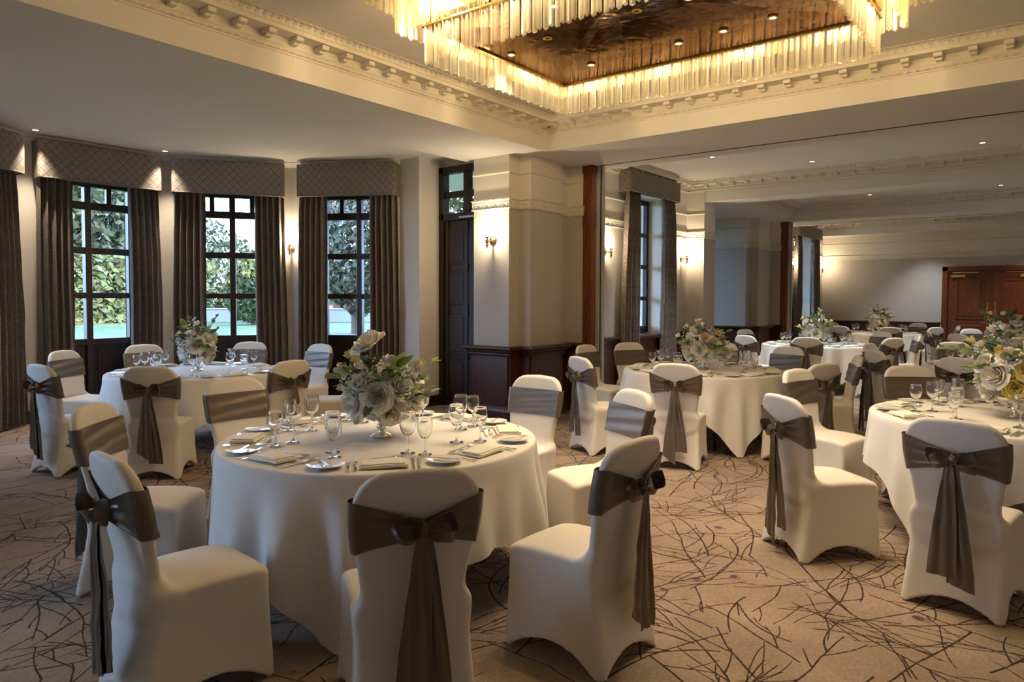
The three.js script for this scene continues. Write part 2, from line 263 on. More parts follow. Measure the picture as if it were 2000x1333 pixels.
// fills round the two side windows and behind the thin wall faces
struct('wall_left', merge([bx(-6.15, -5.712, DADO - 0.01, 3.9, -10.3, -8.6), bx(-6.15, -5.712, 0, 3.9, -12.7, -11.75), bx(-6.15, -5.69, 3.3, 3.9, -11.75, -10.3), bx(-6.15, -5.712, 0, 0.86, -11.75, -8.6)]), M.white, 'white plaster lining of the tall side window', 'wall');
struct('wall_left', merge([bx(-6.15, -5.712, 0, 3.9, -19.4, -17.4), bx(-6.15, -5.712, 0, 3.9, ZF - 0.3, -21.0), bx(-6.15, -5.69, 3.25, 3.9, -21.0, -19.4), bx(-6.15, -5.712, 0, 0.86, -21.0, -19.4)]), M.white, 'white plaster lining of the far side window', 'wall');
struct('wall_far', bx(-6.2, XR + 0.3, 0, 3.95, ZF - 0.3, ZF - 0.022), M.bay, 'solid end wall behind the double doors', 'wall');
struct('wall_left', merge([bx(-6.4, -5.72, 0, 3.9, -8.6, -7.6), bx(-8.3, -6.2, 0, 3.9, -13.18, -12.7), bx(-8.3, -5.85, 0, 3.9, -17.4, -15.62)]), M.bay, 'masonry core of the side piers', 'wall');
struct('wall_left', merge([bx(-8.4, -8.1, 0, 3.9, -13.95, -13.2), bx(-8.4, -8.1, 0, 3.9, -15.6, -15.15), bx(-8.4, -8.1, 3.2, 3.9, -15.15, -13.95), bx(-8.4, -8.1, 0, 0.9, -15.15, -13.95)]), M.bay, 'alcove wall with a window beside the far post', 'wall');
// door alcove and bay walls
const alcove = [[-7.5, -7.0], [-7.11, -7.0], [-7.11, -7.46]];
struct('wall_bay', sweep(alcove, solid(0, 3.6, -0.03)), M.bay, 'pale return wall beside the dark panelled door', 'wall');
struct('wall_bay', merge([bx(-7.9, -7.14, 0, 3.9, -7.6, -7.04), bx(-7.14, -6.1, 3.40, 3.9, -7.6, -7.46)]), M.bay, 'wall above the dark panelled door', 'wall');
struct('wall_bay', bx(-7.6, -6.1, 0, 3.6, -0.85, -0.55), M.bay, 'pale return wall at the other end of the bay', 'wall');
struct('baseboard_bay', sweep(alcove, bayskirt), M.frame, 'dark skirting beside the panelled door', 'skirting');

const facets = [[V[0], V[1], 0], [V[1], V[2], 0], [V[2], V[3], 0.045], [V[3], V[4], 0.04], [V[4], V[5], 0.09]].map(([a, b, off]) => {
  const L = Math.hypot(b[0] - a[0], b[1] - a[1]), d = [(b[0] - a[0]) / L, (b[1] - a[1]) / L], n = [-d[1], d[0]];
  return { L, off, cx: (a[0] + b[0]) / 2, cz: (a[1] + b[1]) / 2, d, n, turn: Math.atan2(n[0], n[1]) };
});
const toFacet = (o, f) => { o.position.set(f.cx, 0, f.cz); o.rotation.y = f.turn; return o; }; // local +x runs along the facet to the right as seen from inside, +z into the room
const OW = 0.58; // half width of a bay window opening
const facetNames = ['beside the first bay window', 'round the second bay window', 'round the bay window in the middle', 'round the fourth bay window', 'round the bay window nearest the panelled door'];
facets.forEach((f, i) => {
  const h = f.L / 2, e = 0.11, c = f.off; // walls mitre into each other at the outside
  const P = (x0, x1, y0, y1) => { const k = (x) => x <= -h ? x - 0.118 : x >= h ? x + 0.118 : x; return prism([[x0, 0], [x1, 0], [k(x1), -0.44], [k(x0), -0.44]], y0, y1); };
  toFacet(struct('wall_bay', merge([P(-h, c - OW, 0, 3.6), P(c + OW, h, 0, 3.6), P(c - OW, c + OW, 3.08, 3.6)]), M.bay, 'pale wall ' + facetNames[i], 'wall'), f);
  toFacet(struct('baseboard_bay', merge([sweep([[-h, 0], [c - OW, 0]], bayskirt), sweep([[c + OW, 0], [h, 0]], bayskirt)]), M.frame, 'dark skirting ' + facetNames[i], 'skirting'), f);
  toFacet(struct('trim_coving', sweep([[-h, 0], [h, 0]], [[0, 3.43], [0.02, 3.43], [0.03, 3.45], [0.055, 3.475], [0.07, 3.485], [0.07, 3.5], [0, 3.5]]), M.white, 'white coving ' + facetNames[i], 'coving'), f);
});
// bay windows: frame, mullion, bars, panes and panelled foot
function bayWindow(f, n, label) {
  const w = struct('window_' + n, null, null, label, 'window'); toFacet(w, f); w.position.x += f.d[0] * f.off; w.position.z += f.d[1] * f.off;
  const z0 = -0.40, z1 = -0.33, S = (x0, x1, y0, y1, a = z0, b = z1) => cham(x0, x1, y0, y1, a, b, 0.006);
  for (const s of [-1, 1]) part('jamb', S(s * OW, s * (OW - 0.07), 0.1, 3.08, -0.42, -0.31), M.frame, w);
  part('head', S(-OW, OW, 3.0, 3.08, -0.42, -0.31), M.frame, w);
  part('mullion', S(-0.04, 0.04, 0.16, 3.0, -0.42, -0.31), M.frame, w);
  for (const [a, b] of [[2.70, 2.80], [2.115, 2.20], [1.525, 1.60]]) for (const s of [-1, 1]) part('glazing_bar', S(s * 0.04, s * (OW - 0.07), a, b), M.frame, w);
  for (const s of [-1, 1]) {
    const xm = s * 0.275; part('glazing_bar', S(xm - 0.033, xm + 0.033, 2.8, 3.0), M.frame, w);
    part('pane', bx(s * 0.04, xm - s * 0.033, 2.8, 3.0, -0.368, -0.364), M.pane, w); part('pane', bx(xm + s * 0.033, s * (OW - 0.07), 2.8, 3.0, -0.368, -0.364), M.pane, w);
    for (const [a, b] of [[2.2, 2.70], [1.60, 2.115], [0.985, 1.525]]) part('pane', bx(s * 0.04, s * (OW - 0.07), a, b, -0.368, -0.364), M.pane, w);
    part('bottom_rail', S(s * 0.04, s * (OW - 0.07), 0.90, 0.985), M.frame, w);
    part('foot_panel', merge([bx(s * 0.04, s * (OW - 0.07), 0.2, 0.90, -0.385, -0.36), S(s * 0.10, s * (OW - 0.13), 0.30, 0.84, -0.37, -0.345)]), M.frame, w);
    part('foot_rail', S(s * 0.04, s * (OW - 0.07), 0.16, 0.26), M.frame, w);
  }
  part('sill', merge([cham(-OW, OW, 0.08, 0.16, -0.43, -0.06, 0.01), bx(-OW, OW, 0, 0.08, -0.42, -0.10)]), M.frame, w);
}
['bay window hidden at the near end', 'bay window half hidden by its curtain', 'bay window looking onto the shaded lawn and dark trees', 'bay window full of pale sky', 'bay window showing the brick shed and leafy tree'].forEach((l, i) => bayWindow(facets[i], i + 1, l));
// tall side windows in the panelled walls
function sideWindow(n, zc, half, y0, y1, label) {
  const w = struct('window_' + n, null, null, label, 'window'); w.position.set(-5.69, 0, zc); w.rotation.y = Math.PI / 2;
  const S = (a, b, c, d, e = -0.40, f = -0.33) => cham(a, b, c, d, e, f, 0.006);
  for (const s of [-1, 1]) part('jamb', S(s * half, s * (half - 0.07), y0, y1), M.frame, w);
  part('head', S(-half, half, y1 - 0.08, y1), M.frame, w); part('mullion', S(-0.04, 0.04, y0, y1), M.frame, w);
  const rows = [y0 + 0.08, lerp(y0, y1, 0.26), lerp(y0, y1, 0.5), lerp(y0, y1, 0.74), y1 - 0.08];
  for (let k = 0; k < 4; k++) for (const s of [-1, 1]) { if (k) part('glazing_bar', S(s * 0.04, s * (half - 0.07), rows[k] - 0.035, rows[k] + 0.035), M.frame, w); part('pane', bx(s * 0.04, s * (half - 0.07), rows[k] + 0.035, rows[k + 1] - 0.035, -0.368, -0.364), M.pane, w); }
  part('bottom_rail', S(-half, half, y0, y0 + 0.115), M.frame, w);
  part('sill', merge([cham(-half - 0.03, half + 0.03, y0 - 0.06, y0 - 0.005, -0.4, 0.12, 0.012)]), M.wood, w);
}
sideWindow(6, -11.025, 0.725, 0.93, 3.3, 'tall window between the two sconces on the side wall');
sideWindow(7, -20.2, 0.8, 0.93, 3.25, 'tall window on the side wall near the double doors');
{
  const w = struct('window_8', null, null, 'alcove window beside the far timber post', 'window'); w.position.set(-8.1, 0, -14.55); w.rotation.y = Math.PI / 2;
  for (const s of [-1, 1]) { part('jamb', cham(s * 0.6, s * 0.53, 0.9, 3.2, -0.25, -0.18), M.frame, w); part('pane', bx(s * 0.03, s * 0.53, 0.98, 3.12, -0.217, -0.213), M.pane, w); }
  part('mullion', cham(-0.03, 0.03, 0.9, 3.2, -0.25, -0.18), M.frame, w); part('head', cham(-0.6, 0.6, 3.12, 3.2, -0.25, -0.18), M.frame, w); part('bottom_rail', cham(-0.6, 0.6, 0.9, 0.98, -0.25, -0.18), M.frame, w);
}
{
  const w = struct('window_9', null, null, 'wide window in the plain wall beside the bay', 'window'); w.position.set(-6.1, 0, 1.0); w.rotation.y = Math.PI / 2;
  const S = (a, b, c, d) => cham(a, b, c, d, -0.25, -0.18);
  for (const s of [-1, 1]) { part('jamb', S(s * 0.9, s * 0.83, 0.3, 3.1), M.frame, w); for (const [a, b] of [[0.42, 1.2], [1.27, 2.1], [2.17, 3.02]]) part('pane', bx(s * 0.035, s * 0.83, a, b, -0.217, -0.213), M.pane, w); for (const y of [1.2, 2.1]) part('glazing_bar', S(s * 0.035, s * 0.83, y, y + 0.07), M.frame, w); }
  part('mullion', S(-0.035, 0.035, 0.3, 3.1), M.frame, w); part('head', S(-0.9, 0.9, 3.02, 3.1), M.frame, w); part('bottom_rail', S(-0.9, 0.9, 0.3, 0.42), M.frame, w);
}
// dark panelled garden door with a glazed transom
{
  const d = struct('door_1', null, null, 'dark panelled door with small-paned fanlight in the bay corner', 'door'); d.position.set(-6.605, 0, -7.44);
  const S = (a, b, c, e, z0 = -0.05, z1 = 0.02) => cham(a, b, c, e, z0, z1, 0.005), W = 0.505;
  for (const s of [-1, 1]) part('jamb', S(s * W, s * (W - 0.09), 0, 3.40, -0.08, 0.05), M.frame, d);
  part('head', S(-W, W, 3.31, 3.40, -0.08, 0.05), M.frame, d); part('transom_bar', S(-W, W, 2.64, 2.74, -0.08, 0.05), M.frame, d);
  part('glazing_bar', S(-0.06, 0.06, 2.74, 3.31), M.frame, d);
  for (const s of [-1, 1]) { part('glazing_bar', S(s * 0.06, s * 0.415, 2.96, 3.05), M.frame, d); for (const [a, b] of [[2.74, 2.96], [3.05, 3.31]]) part('pane', bx(s * 0.06, s * 0.415, a, b, -0.02, -0.016), M.pane, d); }
  const leaf = part('leaf', S(-0.415, 0.415, 0.01, 2.64, -0.04, 0.0), M.frame, d);
  for (const [a, b] of [[2.02, 2.53], [1.45, 1.93], [0.75, 1.31], [0.20, 0.68]]) for (const s of [-1, 1]) part('panel', merge([S(s * 0.03, s * 0.34, a, b, -0.01, 0.012), S(s * 0.07, s * 0.30, a + 0.04, b - 0.04, 0.0, 0.02)]), M.frame, leaf);
  for (const [x0, x1] of [[-0.415, -0.34], [-0.03, 0.03], [0.34, 0.415]]) part('stile', S(x0, x1, 0.01, 2.64, -0.01, 0.024), M.frame, leaf);
  part('door_closer', merge([cham(-0.1, 0.4, 2.66, 2.685, 0.05, 0.075), cham(0.22, 0.38, 2.56, 2.63, 0.024, 0.08, 0.008)]), M.alu, d);
  part('lever_handle', merge([cham(0.36, 0.40, 0.95, 1.15, 0.024, 0.034), cham(0.24, 0.385, 1.035, 1.055, 0.06, 0.075), cham(0.375, 0.385, 1.035, 1.055, 0.03, 0.07)]), M.brass, d);
}
// double doors in the far wall
{
  const d = struct('door_2', null, null, 'pair of mahogany panelled doors with long brass pulls', 'door'); d.position.set(-1.51, 0, ZF);
  const S = (a, b, c, e, z0, z1) => cham(a, b, c, e, z0, z1, 0.006), W = 1.11;
  for (const s of [-1, 1]) part('architrave', S(s * W, s * (W - 0.13), 0, 2.42, 0, 0.10), M.ddoor, d);
  part('architrave', S(-W, W, 2.30, 2.42, 0, 0.10), M.ddoor, d);
  for (const s of [-1, 1]) {
    const leaf = part('leaf', S(s * 0.003, s * 0.98, 0.01, 2.30, 0.0, 0.045), M.ddoor, d);
    for (const [a, b] of [[1.03, 2.06], [0.22, 0.86]]) { part('panel_moulding', merge([S(s * 0.18, s * 0.21, a, b, 0.045, 0.065), S(s * 0.75, s * 0.78, a, b, 0.045, 0.065), S(s * 0.18, s * 0.78, a, a + 0.03, 0.045, 0.065), S(s * 0.18, s * 0.78, b - 0.03, b, 0.045, 0.065)]), M.ddoor, leaf); part('panel', S(s * 0.25, s * 0.71, a + 0.07, b - 0.07, 0.045, 0.058), M.ddoor, leaf); }
    part('pull_handle', merge([tube([[s * 0.085, 1.06, 0.095], [s * 0.085, 1.47, 0.095]], 0.011, 8, 4), tube([[s * 0.085, 1.1, 0.04], [s * 0.085, 1.1, 0.095]], 0.008, 8, 2), tube([[s * 0.085, 1.43, 0.04], [s * 0.085, 1.43, 0.095]], 0.008, 8, 2)]), M.brass, leaf);
    part('door_closer', merge([S(s * 0.60, s * 0.90, 2.13, 2.20, 0.045, 0.10), S(s * 0.30, s * 0.86, 2.245, 2.265, 0.11, 0.13)]), M.brass, leaf);
  }
}
// partition posts
function post(x0, x1, z, label) { const p = struct('trim_post', null, null, label, 'post'); part('timber', merge([cham(x0, x1, 0, HS, z, z + 0.17, 0.006), cham(x0 - 0.012, x1 + 0.012, HS - 0.10, HS, z - 0.0, z + 0.185, 0.008), cham(x0 - 0.008, x1 + 0.008, 2.52, 2.72, z, z + 0.18, 0.006)]), M.post, p); part('channel', bx(x1, x1 + 0.05, 0, HS, z + 0.0, z + 0.06), M.alu, p); part('channel_slot', bx(x1 + 0.05, x1 + 0.053, 0, HS, z + 0.012, z + 0.04), M.dark, p); part('channel', bx(x1, x1 + 0.05, 0, HS, z - 0.09, z - 0.03), M.alu, p); }
post(-5.22, -5.075, -8.42, 'oak-stained timber post at the end of the near partition track');
post(-5.3, -5.15, -17.2, 'dark timber post at the end of the far partition track');

// cornices with brackets
const cornBody = (y) => [[0, y - 0.205], [0.012, y - 0.205], [0.012, y - 0.19], [0.022, y - 0.175], [0.022, y - 0.16], [0.035, y - 0.148], [0.035, y - 0.088], [0.185, y - 0.088], [0.185, y - 0.058], [0.195, y - 0.05]];
const cornTop = (y) => [[0.195, y - 0.05], [0.198, y - 0.03], [0.215, y - 0.012], [0.25, y - 0.004], [0.255, y]];
const bracketG = merge([cham(-0.035, 0.035, -0.035, 0, 0, 0.125, 0.006), cham(-0.028, 0.028, -0.055, -0.035, 0, 0.07, 0.006)]);
function cornice(path, closed, label, shownSegs, mergedSegs) {
  const c = struct('trim_cornice', null, null, label, 'cornice');
  part('moulding', sweep(path, cornBody(HC), closed), M.cream, c); part('enriched_edge', sweep(path, cornTop(HC), closed), M.egg, c);
  part('bead_course', sweep(path, [[0.012, HC - 0.19], [0.03, HC - 0.186], [0.034, HC - 0.176], [0.022, HC - 0.17]], closed), M.egg, c);
  const rest = [];
  for (let i = 0; i < (closed ? path.length : path.length - 1); i++) {
    const a = path[i], b = path[(i + 1) % path.length], L = Math.hypot(b[0] - a[0], b[1] - a[1]), d = [(b[0] - a[0]) / L, (b[1] - a[1]) / L], n = [-d[1], d[0]];
    for (let s = 0.16; s < L - 0.1; s += 0.25) {
      const p = [a[0] + d[0] * s + n[0] * 0.034, HC - 0.088, a[1] + d[1] * s + n[1] * 0.034], t = Math.atan2(n[0], n[1]);
      if (shownSegs.includes(i)) { const m = part('bracket', bracketG, M.cream, c); m.position.set(...p); m.rotation.y = t; }
      else rest.push(bracketG.clone().rotateY(t).translate(...p));
    }
  }
  if (rest.length) part('bracket_row', merge(rest), M.cream, c).userData.kind = 'stuff';
}
cornice([[-5.067, -1.1], [-5.067, -7.17], [0.55, -7.17], [0.55, -1.1]], true, 'bracketed plaster cornice round the chandelier coffer', [0, 1]);
cornice([[-5.69, -8.68], [-5.69, -12.65], [XR, -12.65]], false, 'bracketed plaster cornice beyond the near partition track', [0, 1]);
cornice([[-5.067, -13.22], [-5.067, -17.15], [XR, -17.15]], false, 'bracketed plaster cornice before the far post', []);
cornice([[-5.69, -18.3], [-5.69, -21.63], [XR, -21.63]], false, 'bracketed plaster cornice near the double doors', []);
// ---------- curtains and pelmets ----------
function curtainGeo(w0, w1, h, folds, seed, lean) { // hung cloth with a free outer edge; origin at the top middle, +z into the room
  const r = rngOf(seed), ph = Array.from({ length: folds + 2 }, () => [0.75 + r() * 0.5, (r() - 0.5) * 0.5]);
  const nu = folds * 10;
  return grid(nu, 26, (u, v) => {
    const k = u * folds, i = Math.floor(k), a = ph[Math.min(i, folds)], b = ph[Math.min(i + 1, folds + 1)], t = k - i, amp = lerp(a[0], b[0], t), sh = lerp(a[1], b[1], t);
    const w = lerp(w0, w1, Math.pow(v, 0.8)), pinch = 0.6 + 0.4 * sstep(0, 0.12, v), sway = Math.sin(v * 5 + seed) * 0.006 + (fbm(u * 6 + seed, v * 9, 2) - 0.5) * 0.012;
    const c = Math.sin((k + sh * v * 0.6) * 6.283);
    return [(u - 0.5) * w + lean * v + Math.cos((k + sh) * 6.283) * 0.008 + sway, -v * h + (v > 0.99 ? 0 : 0), 0.05 * amp * pinch * c + Math.sign(c) * Math.pow(Math.abs(c), 0.5) * 0.012 + sway];
  });
}
const curtains = [0, 1, 2].flatMap((k) => [-1, 1].map((s) => { const g = curtainGeo(0.40, 0.44, 3.04, 5, 3 + k * 7 + s, s * 0.02); const uv = g.attributes.uv; for (let i = 0; i < uv.count; i++) uv.setXY(i, uv.getX(i) * 0.8, uv.getY(i) * 3); return g; }));
function hang(f, s, k, label) {
  const o = thing('curtain', label, 'curtain', [0, 0, 0], 0, undefined); toFacet(o, f); const c = f.off + s * 0.525;
  o.position.x += f.d[0] * c + f.n[0] * 0.105; o.position.z += f.d[1] * c + f.n[1] * 0.105; o.position.y = 3.06;
  part('cloth', curtains[k], M.curtain, o);
  part('heading_tape', grid(24, 1, (u, v) => [(u - 0.5) * 0.42, -v * 0.05 + 0.02, 0.02 * Math.sin(u * 31) - 0.01]), M.curtain, o);
  return o;
}
function pelmetGeo(w, dpt, h) { // a padded box open to the wall, corners rounded
  const r = 0.05, t = 0.018, s = new THREE.Shape(); const a = w / 2, b = dpt;
  s.moveTo(-a, 0); s.lineTo(-a, b - r); s.absarc(-a + r, b - r, r, Math.PI, Math.PI / 2, true); s.lineTo(a - r, b); s.absarc(a - r, b - r, r, Math.PI / 2, 0, true); s.lineTo(a, 0); s.lineTo(a - t, 0); s.lineTo(a - t, b - t); s.lineTo(-a + t, b - t); s.lineTo(-a + t, 0);
  const g = new THREE.ExtrudeGeometry(s, { depth: h - 0.02, bevelEnabled: true, bevelSize: 0.008, bevelThickness: 0.01, bevelSegments: 2, curveSegments: 6 }).rotateX(Math.PI / 2).translate(0, h - 0.01, 0);
  return flatUV(g.scale(1, 1, 1));
}
const pg = pelmetGeo(1.46, 0.21, 0.46), pipe = tube([[-0.73, 0.008, 0.01], [-0.725, 0.008, 0.17], [-0.68, 0.008, 0.215], [0, 0.008, 0.218], [0.68, 0.008, 0.215], [0.725, 0.008, 0.17], [0.73, 0.008, 0.01]], 0.009, 6, 40);
const pel = ['at the end of the bay', 'over the half-hidden bay window', 'over the bay window facing the dark trees', 'over the bay window full of sky', 'over the bay window facing the brick shed'];
facets.forEach((f, i) => {
  if (i === 0) return;
  const o = thing('pelmet', 'taupe lattice-woven box pelmet ' + pel[i], 'pelmet'); toFacet(o, f); o.position.x += f.d[0] * f.off; o.position.z += f.d[1] * f.off; o.position.y = 2.975; o.position.x += f.n[0] * 0.004; o.position.z += f.n[1] * 0.004;
  part('padded_box', pg, M.pelmet, o); part('piping', pipe, M.pelmet, o); part('top_board', bx(-0.7, 0.7, 0.43, 0.452, 0.002, 0.19), M.white, o);
  hang(f, -1, (i % 3) * 2, 'long taupe curtain on one side ' + pel[i].replace('over', 'of')); hang(f, 1, (i % 3) * 2 + 1, 'long taupe curtain on the other side ' + pel[i].replace('over', 'of'));
});
function sideDressing(zc, half, y0, y1, label) {
  const o = thing('pelmet', 'deep taupe box pelmet ' + label, 'pelmet', [-5.684, y0, zc], Math.PI / 2);
  part('padded_box', pelmetGeo(half * 2, 0.205, y1 - y0), M.pelmet, o);
  part('top_board', bx(-half + 0.03, half - 0.03, y1 - y0 - 0.03, y1 - y0 - 0.01, 0.002, 0.19), M.white, o);
  for (const s of [-1, 1]) {
    const c = thing('curtain', 'long taupe curtain ' + (s < 0 ? 'on the far side of the tall window ' : 'on the near side of the tall window ') + label, 'curtain', [-5.688 + 0.11, y0 + 0.06, zc + s * (half - 0.27)], Math.PI / 2);
    c.userData.label = s > 0 ? 'long taupe curtain ' + label + ', hanging next to the post side' : 'long taupe curtain ' + label + ', hanging next to the beam side';
    part('cloth', curtainGeo(0.44, 0.66, y0 + 0.04, 6, 31 + s + zc, -s * 0.06), M.curtain, c);
  }
}
sideDressing(-10.99, 0.93, 3.26, 3.6, 'between the side-wall sconces');
sideDressing(-20.25, 1.1, 3.2, 3.5, 'near the double doors');

// ---------- wall sconces ----------
const sconceGlass = phys({ color: lin(0.95, 0.9, 0.82), roughness: 0.5, transmission: 0.5, thickness: 0, emissive: lin(1, 0.8, 0.5), emissiveIntensity: 0.35, side: THREE.DoubleSide });
const bulbMat = std({ color: 0x000000, emissive: lin(1, 0.84, 0.58), emissiveIntensity: 9 });
const shadeG = lathe([[0.026, 0], [0.028, 0.004], [0.036, 0.05], [0.045, 0.1], [0.056, 0.15], [0.058, 0.156], [0.055, 0.156], [0.043, 0.1], [0.033, 0.05], [0.024, 0.006]], 20);
const ballG = (r) => new THREE.SphereGeometry(r, 14, 10);
function sconce([x, y, z], turn, label, power = 2.6) {
  const o = thing('wall_sconce', label, 'sconce', [x, y, z], turn);
  part('backplate', lathe([[0, 0.03], [0.018, 0.028], [0.03, 0.02], [0.05, 0.016], [0.056, 0.008], [0.06, 0]], 24).rotateX(Math.PI / 2), M.brass, o);
  part('arm', tube([[0, 0, 0.02], [0, -0.012, 0.06], [0, -0.008, 0.1], [0, 0.03, 0.118]], 0.009, 8, 14), M.brass, o);
  part('cup', lathe([[0, 0], [0.012, 0.002], [0.024, 0.012], [0.03, 0.02], [0.026, 0.03], [0, 0.03]], 18).translate(0, 0.016, 0.118), M.nickel, o);
  part('crystal_ball', ballG(0.028).translate(0, -0.02, 0.118), M.nickel, o); part('crystal_ball', ballG(0.022).translate(0, -0.068, 0.118), M.nickel, o); part('finial', ballG(0.011).translate(0, -0.1, 0.118), M.nickel, o);
  part('lamp_shade', shadeG.clone().translate(0, 0.045, 0.118), sconceGlass, o);
  part('light_bulb', new THREE.SphereGeometry(0.022, 12, 10).scale(1, 1.35, 1).translate(0, 0.12, 0.118), bulbMat, o);
  const l = new THREE.PointLight(lin(1, 0.80, 0.52), power); l.position.set(0, 0.12, 0.118); l.castShadow = true; o.add(l);
  return o;
}
{
  const a = facets[3].n, b = facets[4].n, n = [(a[0] + b[0]) / 2, (a[1] + b[1]) / 2];
  sconce([V[4][0] + n[0] * 0.012, 2.26, V[4][1] + n[1] * 0.012], Math.atan2(n[0], n[1]), 'brass wall sconce with glass shade between two bay pelmets', 2.2);
  sconce([-5.775, 2.28, -6.999], 0, 'brass wall sconce on the pier beside the dark door');
  sconce([-5.689, 2.28, -9.62], Math.PI / 2, 'brass wall sconce between the timber post and side-window curtain', 2.2);
  sconce([-5.689, 2.30, -12.42], Math.PI / 2, 'brass wall sconce between the side-window curtain and the beam', 2.2);
  sconce([-5.689, 2.38, -18.95], Math.PI / 2, 'small brass wall sconce just past the far post', 2.2);
  sconce([-5.689, 2.40, -21.75], Math.PI / 2, 'small brass wall sconce in the corner by the end wall', 2.2);
}
// ---------- recessed downlights ----------
const dlMat = std({ color: 0x000000, emissive: lin(1, 0.86, 0.66), emissiveIntensity: 8 }), dlCool = std({ color: 0x000000, emissive: lin(0.95, 0.97, 1), emissiveIntensity: 8 });
const dlRing = lathe([[0.036, 0.012], [0.036, -0.002], [0.05, -0.006], [0.056, -0.002], [0.056, 0.001]], 24), dlDisc = new THREE.CircleGeometry(0.036, 20).rotateX(Math.PI / 2).translate(0, -0.0005, 0);
function downlight([x, y, z], label, power, cool = false, angle = 0.62, group) {
  const o = thing('downlight', label, 'downlight', [x, y, z], 0, group);
  part('trim_ring', dlRing, M.nickel, o); part('lamp_face', dlDisc, cool ? dlCool : dlMat, o);
  const l = new THREE.SpotLight(cool ? lin(0.86, 0.93, 1) : lin(1, 0.83, 0.60), power, 0, angle, 0.7); l.position.set(0, -0.012, 0); l.target.position.set(0, -2, 0); l.castShadow = true; o.add(l, l.target);
}
const inBay = 'recessed downlight in the bay ceiling in front of a pelmet gap', grp = 'bay downlights';
for (const [x, z] of [[-9.58, -3.17], [-9.56, -4.68], [-8.7, -1.9]]) downlight([x, HB, z], inBay, 13, false, 0.6, grp);
for (const [x, z, c] of [[-4.36, -10.6, 1], [-3.24, -11.9, 1], [-0.97, -11.9, 0]]) downlight([x, HC, z], c ? 'bright white downlight beyond the partition track' : 'warm downlight beyond the partition track', 30, !!c, 0.75, c ? 'white downlights beyond the track' : undefined);
for (const [x, z, c] of [[-3.29, -16.4, 0], [-1.03, -16.5, 1]]) downlight([x, HC, z], c ? 'bright white downlight before the far beam' : 'warm downlight before the far beam', 28, !!c, 0.75);
for (const [x, z, c] of [[-2.9, -21.2, 1], [-0.5, -21.2, 0]]) downlight([x, HC, z], c ? 'white downlight washing the beam by the doors' : 'warm downlight washing the beam by the doors', 26, !!c, 0.75);
